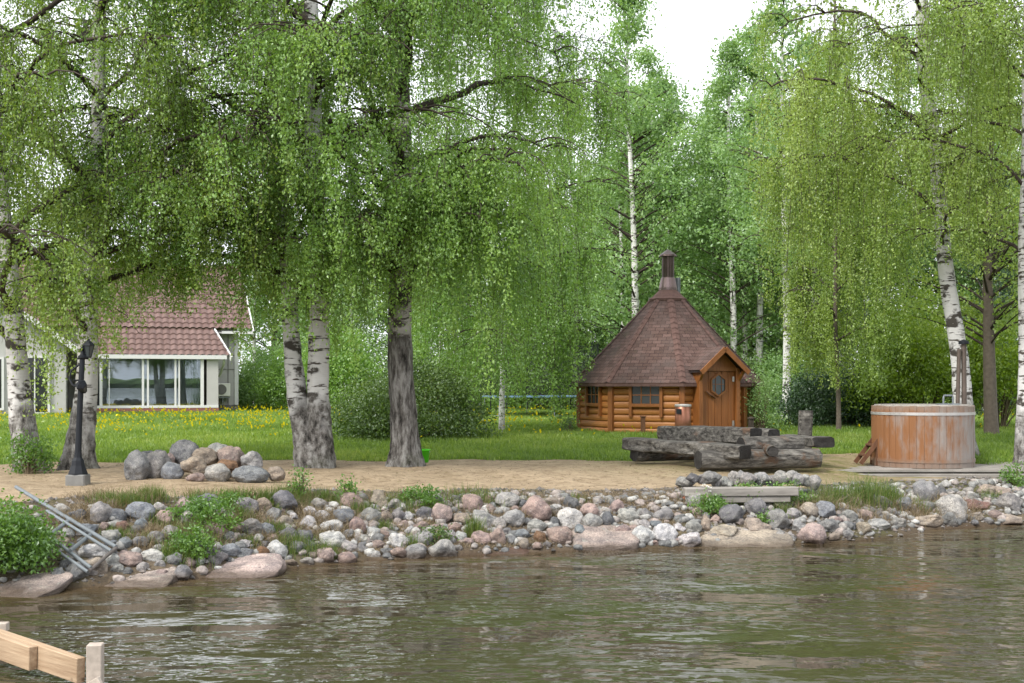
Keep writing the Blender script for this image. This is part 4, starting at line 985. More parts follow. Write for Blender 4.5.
for sgn in (-1, 1):
    vs = [fp(K, 0, go, gz1), fp(K, sgn*gw, go, gz0), fp(K, sgn*gw, -0.42, gz0), fp(K, 0, -0.88, gz1)]
    dr.add(vs, [(0, 1, 2, 3)] if sgn < 0 else [(3, 2, 1, 0)], 0.0, [[(0, 0.7), (0, 0), (0.84, 0), (1.3, 0.7)]] if sgn < 0 else [[(1.3, 0.7), (0.84, 0), (0, 0), (0, 0.7)]])
    vs2 = [v-Vector((0, 0, 0.05)) for v in vs]; dr.add(vs2, [(3, 2, 1, 0)] if sgn < 0 else [(0, 1, 2, 3)], 0.0, [[(0, 0)]*4])
dr.build('porch_roof', M['shingle'], hut)
bb = MB()
for sgn in (-1, 1): bb.beam(fp(K, 0, go+0.015, gz1-0.05), fp(K, sgn*(gw+0.02), go+0.015, gz0-0.06), 0.03, 0.11)
bb.build('bargeboard', M['hut_trim'], hut)
for sgn in (-1, 1):
    bb = MB(); bb.beam(fp(K, sgn*0.52, 0.10, 1.10), fp(K, sgn*0.54, go-0.06, gz0-0.02), 0.06, 0.06); bb.build('brace', M['hut_trim'], hut)

# bin and short post by the hut
x, y = PX(683, 27.6), 27.6; z = G(x, y)
t_ = thing('waste_bin', 'round copper brown bin with square flap in front of the hut', 'bin', (x, y, z))
b = MB(); b.lathe((0, 0, 0), [(0.17, 0.05), (0.18, 0.06), (0.18, 0.66), (0.17, 0.67)], 24); body = b.build('body', M['copper'], t_, smooth=True)
b = MB(); b.lathe((0, 0, 0), [(0.19, 0.67), (0.19, 0.70), (0.17, 0.72), (0.0, 0.725)], 24); b.build('lid', M['hoop'], t_)
b = MB(); b.box((-0.11, -0.15, 0.56), (0.11, 0.05, 0.11), Matrix.Rotation(R_(-36), 4, 'Z')); b.build('flap', M['black'], t_)
b = MB(); b.tube([(0, 0, -0.02), (0, 0, 0.06)], 0.06, 10); b.build('foot', M['black'], t_)
x, y = PX(643, 27.9), 27.9; z = G(x, y)
b = MB(); b.box((x, y, z+0.19), (0.10, 0.10, 0.42), bev=0.01); b.box((x, y, z+0.41), (0.13, 0.13, 0.03), bev=0.006)
tag(b.build('garden_post', M['stair'], loc=(x, y, z)), 'short brown wooden post on the grass below the hut window', 'post')
x, y = PX(751, 28.3), 28.3; z = G(x, y)
b = MB(); b.box((x, y, z+0.17), (0.12, 0.12, 0.36), bev=0.012); b.lathe((x, y, z), [(0.085, 0.35), (0.09, 0.37), (0.05, 0.40), (0, 0.41)], 12)
tag(b.build('garden_post', M['twig'], loc=(x, y, z)), 'short dark post at the right wall of the hut', 'post')

# ------------------------------------------------------------------ trampoline between the trees
x, y = PX(540, 42), 42.0; z = G(x, y)
tp_ = thing('trampoline', 'round trampoline with blue edge pad and net left of the hut', 'trampoline', (x, y, z))
b = MB(); b.lathe((0, 0, 0), [(2.0, 0.66), (2.02, 0.70), (1.7, 0.70), (1.7, 0.66)], 40); b.build('edge_pad', M['blue_pad'], tp_)
b = MB(); b.lathe((0, 0, 0), [(1.69, 0.64), (1.69, 0.66), (0.0, 0.66)], 40); b.build('jump_mat', M['black'], tp_)
for i in range(4):
    a = i*math.pi/2+0.5; b = MB(); c, s = math.cos, math.sin
    b.tube([(1.9*c(a-.28), 1.9*s(a-.28), 0.66), (1.95*c(a-.28), 1.95*s(a-.28), 0.05), (1.95*c(a+.28), 1.95*s(a+.28), 0.05), (1.9*c(a+.28), 1.9*s(a+.28), 0.66)], 0.022, 8); b.build('leg', M['steel'], tp_)
for i in range(8):
    a = i*math.pi/4+0.2; b = MB(); b.tube([(2.04*math.cos(a), 2.04*math.sin(a), 0.2), (2.04*math.cos(a), 2.04*math.sin(a), 2.5)], 0.02, 8); b.build('pole', M['black'], tp_)
b = MB(); n_ = 48; b.add([(1.98*math.cos(2*math.pi*i/n_), 1.98*math.sin(2*math.pi*i/n_), zz) for zz in (0.72, 2.45) for i in range(n_)], [(i, (i+1) % n_, n_+(i+1) % n_, n_+i) for i in range(n_)]); b.build('net', M['net'], tp_)

# ------------------------------------------------------------------ hot tub, steps and deck
TX, TY = PX(922.5, 19.9), 19.9; DZ = 0.62
tub = thing('hot_tub', 'round wooden hot tub, orange left side weathered grey at right', 'hot tub', (TX, TY, DZ))
RT, HT = 0.79, 0.965; ns = 44
Vt, Ft, At = [], [], []
b = MB()
for i in range(ns):
    a0, a1 = 2*math.pi*(i+0.015)/ns, 2*math.pi*(i+0.985)/ns; am = (a0+a1)/2; vs = []
    ro = RT+rnd.uniform(-0.003, 0.003); tp2 = HT+rnd.uniform(-0.006, 0.006)
    for z in (0.0, tp2):
        vs += [(ro*math.cos(a0), ro*math.sin(a0), z), (ro*1.004*math.cos(am), ro*1.004*math.sin(am), z), (ro*math.cos(a1), ro*math.sin(a1), z), ((ro-0.045)*math.cos(a1), (ro-0.045)*math.sin(a1), z), ((ro-0.045)*math.cos(a0), (ro-0.045)*math.sin(a0), z)]
    b.add(vs, [(0, 1, 6, 5), (1, 2, 7, 6), (2, 3, 8, 7), (3, 4, 9, 8), (4, 0, 5, 9), (5, 6, 7, 8, 9)], rnd.random())
b.build('staves', M['tub'], tub, an='rnd')
for z, hh in ((0.845, 0.045), (0.105, 0.05)):
    b = MB(); n_ = 60; r0, r1 = RT+0.004, RT+0.012
    b.lathe((0, 0, 0), [(r0, z-hh/2), (r1, z-hh/2), (r1, z+hh/2), (r0, z+hh/2)], n_); b.build('hoop', M['hoop'] if z > 0.5 else M['tub'], tub)
b = MB(); b.lathe((0, 0, 0), [(0.76, 0.90), (0.765, 0.955), (0.74, 0.985), (0.0, 0.99)], 40); lid = b.build('lid', M['deck'], tub)
b = MB(); b.tube([(0.18, -0.45, 0.98), (0.18, -0.45, 1.10), (0.19, -0.45, 1.13), (0.32, -0.45, 1.13), (0.33, -0.45, 1.10), (0.33, -0.45, 0.98)], 0.016, 8); b.box((0.25, -0.45, 0.995), (0.34, 0.14, 0.02)); b.build('handle', M['steel'], lid)
stv = thing('stove_flue', 'rusty pair of flue pipes rising from the back of the hot tub', 'flue pipe', (PX(961, 20.75), 20.75, DZ))
b = MB(); b.lathe((0, 0, 0), [(0.20, 0.0), (0.20, 0.85), (0.16, 0.92), (0.0, 0.93)], 20); b.build('stove', M['rust'], stv)
b = MB(); b.tube([(-0.06, 0, 0.88), (-0.03, 0, 1.9)], 0.034, 12); b.build('pipe', M['pipe'], stv)
b = MB(); b.tube([(0.07, 0.04, 0.88), (0.06, 0.04, 2.0)], 0.042, 12); b.build('pipe', M['pipe'], stv)
b = MB(); b.lathe((0.06, 0.04, 0), [(0.085, 1.985), (0.085, 2.03), (0.02, 2.06), (0, 2.065)], 14); b.build('pipe_cap', M['black'], stv)

st = thing('tub_steps', 'small reddish brown steps leaning against the left of the tub', 'steps', (PX(866, 19.9), 19.9, DZ))
sp0, sp1 = Vector((-0.13, 0, 0.01)), Vector((0.16, 0, 0.42))
for yy_ in (-0.16, 0.16): b = MB(); b.beam(sp0+Vector((0, yy_, 0.03)), sp1+Vector((0, yy_, 0.0)), 0.035, 0.065); b.build('stringer', M['stair'], st)
for f in (0.3, 0.7): b = MB(); b.box(sp0.lerp(sp1, f)+Vector((0.02, 0, 0.04)), (0.13, 0.28, 0.025)); b.build('tread', M['stair'], st)
b = MB(); b.beam((0.13, -0.16, 0.015), (0.14, -0.16, 0.40), 0.03, 0.04); b.build('leg', M['stair'], st)
b = MB(); b.beam((0.13, 0.16, 0.015), (0.14, 0.16, 0.40), 0.03, 0.04); b.build('leg', M['stair'], st)

dk = thing('wooden_deck', 'weathered grey plank deck under the hot tub', 'deck', (PX(930, 19.5), 19.5, 0.0))
b = MB(); y = 18.93; i = 0; jr = random.Random(4)
while y < 22.0:
    wd = 0.14; xl = 4.75+0.55*jr.random()+0.10*(y-18.9); xr = 10.8
    b.box(((xl+xr)/2, y+wd/2, DZ-0.02+jr.uniform(-0.006, 0.006)), (xr-xl, wd-0.012, 0.035), Matrix.Rotation(R_(jr.uniform(-0.25, 0.25)), 4, 'Z'), bev=0.004); y += wd
b.build('planks', M['deck'], dk, world=True)
b = MB(); b.box((8.3, 18.87, DZ-0.115), (6.4, 0.09, 0.11), Matrix.Rotation(R_(0.4), 4, 'Z'), bev=0.008); b.build('front_beam', M['deck'], dk, world=True)
b = MB(); b.box((8.1, 18.62, DZ-0.15), (5.6, 0.22, 0.07), Matrix.Rotation(R_(-0.8), 4, 'Z'), bev=0.01); b.build('lower_plank', M['deck'], dk, world=True)
for x in (5.4, 7.0, 8.6): b = MB(); b.box((x, 19.2, 0.30), (0.14, 0.4, 0.54)); b.build('bearer', M['oldlog'], dk, world=True)

# ------------------------------------------------------------------ log picnic table
def log_mesh(b, p0, p1, rw, rh, seed, n=14, seg=12, flat=0.0, jit=0.08):
    """rough log or slab from p0 to p1: elliptical/boxy section with weathered edges; ends flagged as end grain"""
    p0, p1 = Vector(p0), Vector(p1); m = frame(p1-p0).to_3x3(); L = (p1-p0).length; vs = []; fs = []; av = []
    for i in range(seg+1):
        t = i/seg; ring = []
        for k in range(n):
            an = 2*math.pi*k/n; c, s = math.cos(an), math.sin(an)
            if flat > 0:
                e = 1-flat; c = math.copysign(abs(c)**(e), c); s = math.copysign(abs(s)**(e), s)
            q = Vector((t*L*2.2, c*1.6, s*1.6))+Vector((seed*7.1, seed*3.3, 0)); f = 1+jit*(mnoise.noise(q)+0.5*mnoise.noise(q*2.7))
            if i in (0, seg): f *= 0.96
            vs.append(p0+m @ Vector((t*L+0.03*mnoise.noise(q*1.3)*(i in (0, seg)), c*rw*f, s*rh*f)))
    for i in range(seg):
        for k in range(n): fs.append((i*n+k, i*n+(k+1) % n, (i+1)*n+(k+1) % n, (i+1)*n+k)); av.append(0.0)
    fs.append(tuple(range(n-1, -1, -1))); fs.append(tuple(seg*n+k for k in range(n))); av += [1.0, 1.0]
    b.add(vs, fs, av)
tb = thing('log_table', 'heavy grey log picnic table with thick slab top and benches', 'table', (PX(735, 19.3), 19.3, G(PX(735, 19.3), 19.3)))
def part(name, specs, mat=M['oldlog']):
    b = MB()
    for sp in specs: log_mesh(b, *sp)
    return b.build(name, mat, tb, world=True)
g0 = G(PX(735, 19.0), 19.0)
# top: two slabs side by side, long axis runs back to the left, butt ends face right
for i, (q, sd_) in enumerate(((0.0, 1), (0.37, 2))):
    pa = P(756, 436, 18.75)+Vector((q*0.85, q*0.52*1.0, 0)); pb = P(663, 436, 19.9)+Vector((q*0.85, q*0.52, 0)); pb.z = pa.z = g0+0.48-0.015*i
    part('tabletop', [(pa, pb, 0.19, 0.125, sd_, 16, 22, 0.7, 0.13)])
pa, pb = P(745, 448, 18.15), P(629, 447, 19.4); pa.z = g0+0.27; pb.z = g0+0.34
part('bench', [(pa, pb, 0.20, 0.10, 3, 16, 22, 0.65, 0.2)])
pa, pb = P(824, 451, 18.9), P(786, 448, 19.9); pa.z = pb.z = g0+0.38
part('bench', [(pa, pb, 0.19, 0.085, 4, 16, 14, 0.65, 0.16)])
pa, pb = P(698, 463, 18.2), P(818, 462, 18.75); pa.z = pb.z = g0+0.15
part('support_log', [(pa, pb, 0.155, 0.15, 5, 16, 12, 0.0, 0.10)])
pa, pb = P(634, 457, 19.2), P(722, 457, 19.9); pa.z = pb.z = g0+0.18
part('support_log', [(pa, pb, 0.12, 0.12, 6, 14, 10, 0.0, 0.10)])
pa, pb = P(741, 448, 18.55), P(800, 449, 18.95); pa.z = pb.z = g0+0.36
part('support_log', [(pa, pb, 0.13, 0.125, 7, 14, 8, 0.0, 0.08)])
pa, pb = P(773, 457, 17.95), P(765, 457, 18.9); pa.z = pb.z = g0+0.29
part('cross_log', [(pa, pb, 0.085, 0.085, 8, 12, 6, 0.0, 0.08)])
pa, pb = P(700, 447, 19.5), P(745, 447, 19.75); pa.z = pb.z = g0+0.36
part('support_log', [(pa, pb, 0.12, 0.12, 9, 12, 6, 0.0, 0.08)])
x, y = PX(804, 20.4), 20.4; z = G(x, y); b = MB(); log_mesh(b, (x, y, z-0.1), (x+0.03, y, z+0.80), 0.12, 0.125, 11, 14, 8, 0.0, 0.07)
tag(b.build('log_post', M['oldlog'], loc=(x, y, z)), 'upright weathered log post behind the right end of the table', 'post')

# grey timber edging with stones on it
pa, pb = P(684, 492, 15.85), P(797, 491, 15.95)
tb_ = thing('retaining_timber', 'long grey squared timber lying on the bank under a row of stones', 'timber', (pa+pb)/2)
b = MB(); b.beam(pa, pb, 0.17, 0.115, bev=0.012); b.build('upper_beam', M['deck'], tb_, world=True)
b = MB(); b.beam(pa-Vector((-0.03, -0.01, 0.10)), pb-Vector((0.1, -0.01, 0.10)), 0.15, 0.08, bev=0.01); b.build('lower_beam', M['deck'], tb_, world=True)
p = P(691, 505, 16.0); p.z = G(p.x, p.y)+0.06; b = MB(); b.box(p, (0.23, 0.11, 0.07), Matrix.Rotation(R_(-38), 4, 'Y') @ Matrix.Rotation(R_(10), 4, 'Z'), bev=0.006)
tag(b.build('brick', M['brick'], loc=p), 'single red brick tilted on the stones at the timber end', 'brick')

# green bucket
x, y = PX(423, 19.3), 19.3; z = G(x, y)
t_ = thing('bucket', 'small bright green bucket behind the big grey birch', 'bucket', (x, y, z))
b = MB(); b.lathe((0, 0, 0), [(0.085, 0.0), (0.105, 0.19), (0.115, 0.19), (0.115, 0.21), (0.095, 0.21), (0.08, 0.02)], 20); b.build('body', M['green_plastic'], t_, smooth=True)
b = MB(); b.tube([(0.11*math.cos(a), 0.02, 0.20-0.09*math.sin(a)) for a in np.linspace(0, math.pi, 10)], 0.004, 6); b.build('handle', M['white'], t_)

# ------------------------------------------------------------------ lamp post
x, y = PX(78, 15.4), 15.4; z = G(x, y)
lp_ = thing('lamp_post', 'black cast iron garden lamp post on a square concrete foot', 'lamp post', (x, y, z))
b = MB(); b.box((0, 0, 0.05), (0.24, 0.24, 0.16), bev=0.015); b.build('concrete_foot', M['concrete'], lp_)
b = MB(); b.lathe((0, 0, 0), [(0.125, 0.13), (0.12, 0.15), (0.085, 0.24), (0.075, 0.30), (0.05, 0.34), (0.045, 0.40)], 8); b.build('base', M['black'], lp_)
b = MB(); b.tube([(0, 0, 0.36), (0.02, 0, 0.9), (0.055, 0, 1.60)], [0.040, 0.036, 0.032], 12); b.lathe((0.057, 0, 0), [(0.035, 1.56), (0.055, 1.58), (0.055, 1.60), (0.03, 1.62), (0.02, 1.66), (0.032, 1.69), (0.0, 1.73)], 12); b.build('post', M['black'], lp_)
b = MB(); b.tube([(-0.01, 0, 1.57), (0.06, 0, 1.575), (0.13, 0, 1.57)], 0.012, 8); b.tube([(0.02, 0, 1.50), (-0.08, -0.01, 1.42), (-0.10, -0.02, 1.32), (-0.05, -0.05, 1.24), (0.03, -0.08, 1.22), (0.09, -0.11, 1.25)], 0.013, 8); b.tube([(0.04, 0, 1.30), (-0.05, -0.02, 1.30)], 0.010, 6); b.build('bracket', M['black'], lp_)
def lantern(loc, tilt, s=1.0):
    mm = Matrix.Translation(loc) @ Matrix.Rotation(tilt, 4, 'X') @ Matrix.Scale(s, 4)
    def bt_(mb, name, mat, par):
        mb.v = [tuple(mm @ Vector(v)) for v in mb.v]; return mb.build(name, mat, par)
    a_ = MB(); a_.lathe((0, 0, 0), [(0.045, 0.0), (0.05, 0.012), (0.05, 0.02), (0.02, 0.022)], 6); a_.lathe((0, 0, 0), [(0.10, 0.19), (0.095, 0.205), (0.05, 0.25), (0.02, 0.27), (0.025, 0.285), (0, 0.30)], 6)
    for i in range(6):
        an = i*math.pi/3; a_.beam((0.048*math.cos(an), 0.048*math.sin(an), 0.02), (0.088*math.cos(an), 0.088*math.sin(an), 0.19), 0.008, 0.008)
    l_ = bt_(a_, 'lantern', M['black'], lp_)
    g_ = MB(); g_.lathe((0, 0, 0), [(0.044, 0.022), (0.083, 0.188)], 6); bt_(g_, 'glass', M['glass'], l_)
lantern(Vector((0.13, 0, 1.58)), 0.0, 0.8); lantern(Vector((0.10, -0.06, 1.16)), R_(55), 0.75)

# ------------------------------------------------------------------ steel rack on the bank
rk = thing('steel_rack', 'ladder like frame of grey steel tubes lying on the bank stones', 'rack', P(85, 545, 12.6))
def rp(px, py): # lie on the slope
    return on_bank(px, py, 0.16)
def rail(a, c, r, nm, mat=M['steel']): b = MB(); b.tube([a, c], r, 10); b.build(nm, mat, rk, world=True)
rail(rp(16, 487), rp(116, 547), 0.021, 'rail'); rail(rp(47, 511), rp(111, 551), 0.017, 'rail')
rail(rp(36, 526), rp(91, 568), 0.019, 'rail'); rail(rp(34, 535), rp(88, 572), 0.017, 'rail')
rail(rp(68, 521), rp(47, 537), 0.020, 'rung'); rail(rp(90, 535), rp(70, 551), 0.020, 'rung'); rail(rp(116, 548), rp(89, 571), 0.018, 'rung', M['rust'])

# ------------------------------------------------------------------ jetty frame in the water, lower left
jt = thing('jetty_frame', 'new pale timber jetty frame with a post at lower left', 'jetty', (-2.9, 8.0, 0))
zt2 = 0.22
A, B_ = Vector((-3.62, 8.55, 0.155)), Vector((-2.72, 7.80, 0.105)); far_ = A+(A-B_)*1.6
nrm = Vector((-(B_-A).y, (B_-A).x, 0)).normalized()
if nrm.y > 0: nrm = -nrm
b = MB(); b.beam(far_, B_, 0.06, 0.16, bev=0.004); b.build('beam', M['pale_wood'], jt, world=True)
q = A.lerp(B_, 0.60)+nrm*0.062; b = MB(); b.beam(far_+nrm*0.062, q, 0.06, 0.155, bev=0.004); b.build('beam', M['pale_wood'], jt, world=True)
b = MB(); pz = B_+(B_-A).normalized()*0.03-nrm*0.082; pz.z = 0; b.box((pz.x, pz.y, -0.415), (0.095, 0.095, 1.36), Matrix.Rotation(R_(8), 4, 'Z'), bev=0.006); b.build('post', M['pale_end'], jt, world=True)
c = pz+nrm*0.02+Vector((0.02, -0.07, 0)); b = MB(); b.box((c.x, c.y, -0.03), (0.20, 0.03, 0.14), Matrix.Rotation(R_(-20), 4, 'Z') @ Matrix.Rotation(R_(-30), 4, 'Y'), bev=0.004); b.build('brace', M['pale_end'], jt, world=True)
c = P(-8, 627, 8.8); b = MB(); b.box(c, (0.22, 0.08, 0.06), Matrix.Rotation(R_(6), 4, 'Z'), bev=0.004); b.build('cross_beam', M['pale_end'], jt, world=True)

fw = MB(); rf = random.Random(9); X0 = -900; prev = None
cols_ = []
for i in range(141):
    x_ = X0+i*13; h_ = 9+3*mnoise.noise(Vector((x_*0.02, 3, 1)))+3*mnoise.noise(Vector((x_*0.11, 7, 1)))+rf.uniform(-1, 1)
    cols_.append([(x_, -1102+rf.uniform(-3, 3), -2), (x_, -1098+rf.uniform(-4, 4), h_*0.45), (x_, -1103+rf.uniform(-4, 4), h_*0.85), (x_, -1108+rf.uniform(-3, 3), h_), (x_, -1125, h_*0.8)])
vs_ = [p for c_ in cols_ for p in c_]; fw.add(vs_, [(i*5+k, i*5+k+1, i*5+k+6, i*5+k+5) for i in range(140) for k in range(4)])
tag(fw.build('far_shore_wood', m_plain('far_wood', (0.09, 0.14, 0.04), 0.9, var=0.6, scale=0.25)), 'wooded shore across the lake, mirrored in the panes', 'wood', kind='stuff')

# ------------------------------------------------------------------ stones
PROTO = []
def rock_mesh(seed, blocky=0.0, sub=3):
    bm = bmesh.new(); bmesh.ops.create_icosphere(bm, subdivisions=sub, radius=1.0); rr = random.Random(seed)
    cuts = []
    for _ in range(9+int(5*blocky)):
        nrm_ = Vector((rr.gauss(0, 1), rr.gauss(0, 1), rr.gauss(0, 1))).normalized(); cuts.append((nrm_, rr.uniform(0.62, 0.92)-0.1*blocky))
    for v in bm.verts:
        d = v.co.normalized(); r = 1.0
        for nn_, q in cuts:
            dp = d.dot(nn_)
            if dp > 0.05: r = min(r, q/dp) if blocky > 0.3 else (r*0.25+min(r, q/dp)*0.75)
        sv = Vector((seed*3.7, seed*1.9, seed*0.7))
        r *= 1+0.20*mnoise.noise(d*1.2+sv)+0.09*mnoise.noise(d*3.1+sv)+0.035*mnoise.noise(d*8+sv)
        v.co = d*r
    me = bpy.data.meshes.new('stone'); bm.to_mesh(me); bm.free(); me.polygons.foreach_set('use_smooth', [True]*len(me.polygons)); me.materials.append(M['rock']); return me
for s in range(18): PROTO.append(rock_mesh(s+1, 0.0 if s < 8 else 0.8, 4))
def slab_mesh(seed):
    bm = bmesh.new(); bmesh.ops.create_icosphere(bm, subdivisions=4, radius=1.0); sv = Vector((seed*3.7, seed*1.9, 0.3))
    for v in bm.verts:
        d = v.co.normalized(); e = 0.5
        q = Vector([math.copysign(abs(c)**e, c) for c in d]); q = q/max(1.0, q.length/1.42)
        q *= 1+0.10*mnoise.noise(q*1.1+sv)+0.05*mnoise.noise(q*2.6+sv)+0.02*mnoise.noise(q*7+sv)
        q.z += 0.25*mnoise.noise(Vector((q.x*1.7, q.y*1.1, seed)))
        v.co = q
    me = bpy.data.meshes.new('slab'); bm.to_mesh(me); bm.free(); me.polygons.foreach_set('use_smooth', [True]*len(me.polygons)); me.materials.append(M['rock']); return me
SLAB = [slab_mesh(40+s) for s in range(3)]
TONES = {'grey': (0.20, 0.198, 0.195), 'pale grey': (0.29, 0.282, 0.268), 'pink': (0.29, 0.222, 0.20), 'dark grey': (0.135, 0.138, 0.143), 'tan': (0.27, 0.23, 0.185), 'white': (0.40, 0.395, 0.385), 'pale pink': (0.30, 0.25, 0.228), 'blue grey': (0.185, 0.20, 0.213), 'rusty': (0.20, 0.118, 0.068), 'reddish': (0.20, 0.118, 0.098)}
ROCKS = []   # (obj, tone, size, zone text, row)
def kindless(me): return me is None or me in PROTO
def stone(px, py, w_, h_, tone, Y=None, depth=None, me=None, tilt=0.0, seed=None, name='stone', bury=0.15, bank=True):
    """px,py: middle of the stone as seen; w_,h_: seen size in pixels"""
    if Y is None:   # find where the sight line meets the bank
        for Y in np.arange(11.0, 20, 0.05):
            if G(PX(px, Y), Y) >= CZ-(py+h_*0.30-HZ)/F*Y and Y > np.interp(PX(px, Y), SX, SY)-0.3: break
    rr = random.Random(int(px*31+py*7) if seed is None else seed)
    c = P(px, py, Y); s = Y/F
    o = bpy.data.objects.new(name, me or PROTO[rr.randrange(len(PROTO))]); COL.objects.link(o)
    rx, rz2 = w_*s/2*1.08, h_*s/2*1.12; ry = depth or (rx*0.6+rz2*0.4)
    c = c+Vector((0, ry*0.35, 0)) if bank and kindless(me) else c
    o.location = c; o.scale = (rx, ry, rz2); o.rotation_euler = (rr.uniform(-0.2, 0.2), tilt, rr.uniform(-0.35, 0.35))
    t_ = TONES[tone]; k = rr.uniform(0.98, 1.3); o.color = (min(1, t_[0]*k*rr.uniform(.96, 1.04)), t_[1]*k, t_[2]*k*rr.uniform(.96, 1.04), 1)
    return o

# the boulder heap on the sand
HEAP = [(137, 469, 25, 29, 'grey', 15.95, 'grey boulder at the left end of the heap'), (157, 466, 27, 30, 'grey', 16.1, 'tall grey boulder second from the left in the heap'),
 (172, 473, 20, 20, 'blue grey', 15.8, 'blue grey boulder low in the left half of the heap'), (184, 455, 26, 24, 'grey', 16.45, 'rounded grey boulder topping the heap'),
 (194, 466, 24, 17, 'tan', 15.85, 'rounded tan boulder at the front middle of the heap'), (204, 457, 21, 16, 'tan', 16.3, 'tan boulder high in the middle of the heap'),
 (195, 478, 16, 9, 'pink', 15.6, 'smallest pinkish stone at the foot of the heap'), (217, 474, 25, 18, 'pale grey', 15.8, 'pale grey boulder low at the middle right of the heap'),
 (218, 454, 24, 17, 'pale grey', 16.7, 'pale boulder at the back of the heap'), (230, 458, 26, 22, 'pink', 16.35, 'large pinkish boulder on the right half of the heap'),
 (227, 466, 18, 12, 'rusty', 16.1, 'brown boulder wedged under the pinkish one in the heap'), (250, 476, 32, 16, 'blue grey', 15.75, 'wide flat blue grey boulder at the right of the heap'),
 (252, 461, 20, 16, 'pale grey', 16.2, 'pale peaked boulder on top at the right of the heap'), (276, 474, 15, 13, 'tan', 15.9, 'half buried tan stone just right of the heap'), (147, 456, 18, 9, 'dark grey', 16.6, 'flat dark boulder at the back left of the heap'),
 (168, 461, 12, 14, 'pink', 16.3, 'small pinkish stone wedged behind the tall grey boulder of the heap')]
for i, (px, py, w_, h_, tone, Y, lab) in enumerate(HEAP):
    o = stone(px, py, w_*1.1, h_*1.1, tone, Y, seed=500+i, me=PROTO[(i*3+1) % 8], name='boulder'); tag(o, lab, 'boulder', 'boulders heaped on the sand')

# hand placed stones and slabs of the bank
HAND = [(231, 571, 98, 13, 'pale pink', 'slab', -0.09), (603, 542, 66, 17, 'pale pink', 'slab', 0.0), (490, 550, 74, 9, 'reddish', 'slab', 0.0), (122, 581, 100, 11, 'pale pink', 'slab', -0.05), (742, 541, 92, 12, 'tan', 'slab', 0.04), (28, 588, 70, 9, 'pale pink', 'slab', -0.08),
 (347, 561, 20, 17, 'pink', 0, 0), (538, 511, 27, 27, 'pink', 0, 0.5), (570, 520, 25, 22, 'white', 0, 0.2), (592, 524, 19, 18, 'pale grey', 0, 0), (507, 501, 24, 16, 'pale grey', 0, 0), (513, 520, 23, 20, 'pale grey', 0, 0),
 (560, 536, 28, 20, 'pink', 0, 0), (498, 538, 17, 18, 'pink', 0, 0), (608, 521, 13, 18, 'dark grey', 0, 0), (442, 515, 20, 23, 'pink', 0, 0), (425, 515, 17, 15, 'dark grey', 0, 0), (643, 538, 22, 20, 'white', 0, 0), (665, 536, 24, 22, 'white', 0, 0),
 (617, 508, 15, 16, 'pink', 0, 0), (598, 501, 11, 10, 'pale grey', 0, 0), (552, 503, 22, 10, 'tan', 0, 0.2), (522, 535, 17, 11, 'blue grey', 0, 0), (540, 538, 12, 14, 'rusty', 0, 0), (694, 528, 15, 14, 'pale grey', 0, 0), (733, 517, 30, 22, 'dark grey', 1, 0), (725, 533, 36, 17, 'tan', 1, 0),
 (757, 528, 34, 17, 'tan', 1, 0.0), (706, 525, 13, 20, 'tan', 1, 0), (698, 513, 12, 14, 'tan', 1, 0.4), (927, 521, 44, 16, 'tan', 1, 0), (1003, 493, 18, 13, 'tan', 0, 0), (954, 509, 38, 32, 'pale grey', 1, 0.5), (976, 507, 34, 14, 'reddish', 1, -0.15), (1012, 521, 30, 12, 'tan', 1, 0),
 (1012, 504, 26, 24, 'grey', 1, 0), (972, 517, 30, 10, 'tan', 1, 0), (950, 521, 18, 16, 'grey', 0, 0), (880, 525, 24, 11, 'pale grey', 0, 0), (867, 516, 13, 14, 'pink', 0, 0), (850, 517, 15, 13, 'grey', 0, 0),
 (100, 515, 22, 22, 'grey', 0, 0), (116, 517, 18, 15, 'dark grey', 0, 0), (140, 527, 12, 16, 'blue grey', 0, 0), (122, 527, 14, 13, 'reddish', 0, 0), (250, 528, 26, 17, 'grey', 0, 0), (230, 551, 21, 14, 'blue grey', 0, 0), (277, 551, 20, 18, 'white', 0, 0.5), (262, 553, 12, 12, 'rusty', 0, 0),
 (318, 505, 15, 12, 'pale grey', 0, 0), (322, 517, 14, 12, 'white', 0, 0), (330, 527, 24, 13, 'white', 0, 0), (332, 540, 28, 18, 'white', 0, 0), (307, 562, 15, 9, 'pale grey', 0, 0), (290, 563, 15, 7, 'tan', 0, 0), (128, 560, 26, 17, 'pink', 0, 0), (152, 557, 22, 14, 'white', 0, 0), (170, 535, 20, 16, 'pale grey', 0, 0), (155, 539, 17, 14, 'grey', 0, 0), (93, 553, 30, 17, 'white', 0, 0), (57, 577, 15, 20, 'grey', 0, 0), (112, 545, 16, 9, 'blue grey', 0, 0),
 (378, 545, 14, 9, 'pink', 0, 0), (374, 533, 14, 12, 'white', 0, 0), (357, 528, 15, 20, 'pink', 0, 0), (398, 516, 13, 12, 'grey', 0, 0), (408, 517, 10, 9, 'white', 0, 0), (410, 531, 10, 10, 'white', 0, 0), (449, 535, 15, 11, 'pale grey', 0, 0), (422, 528, 17, 12, 'pink', 0, 0), (455, 528, 15, 10, 'pink', 0, 0), (461, 537, 12, 11, 'white', 0, 0)]
taken = []
def reg(px, py, w_, h_): taken.append((px, py, w_, h_))
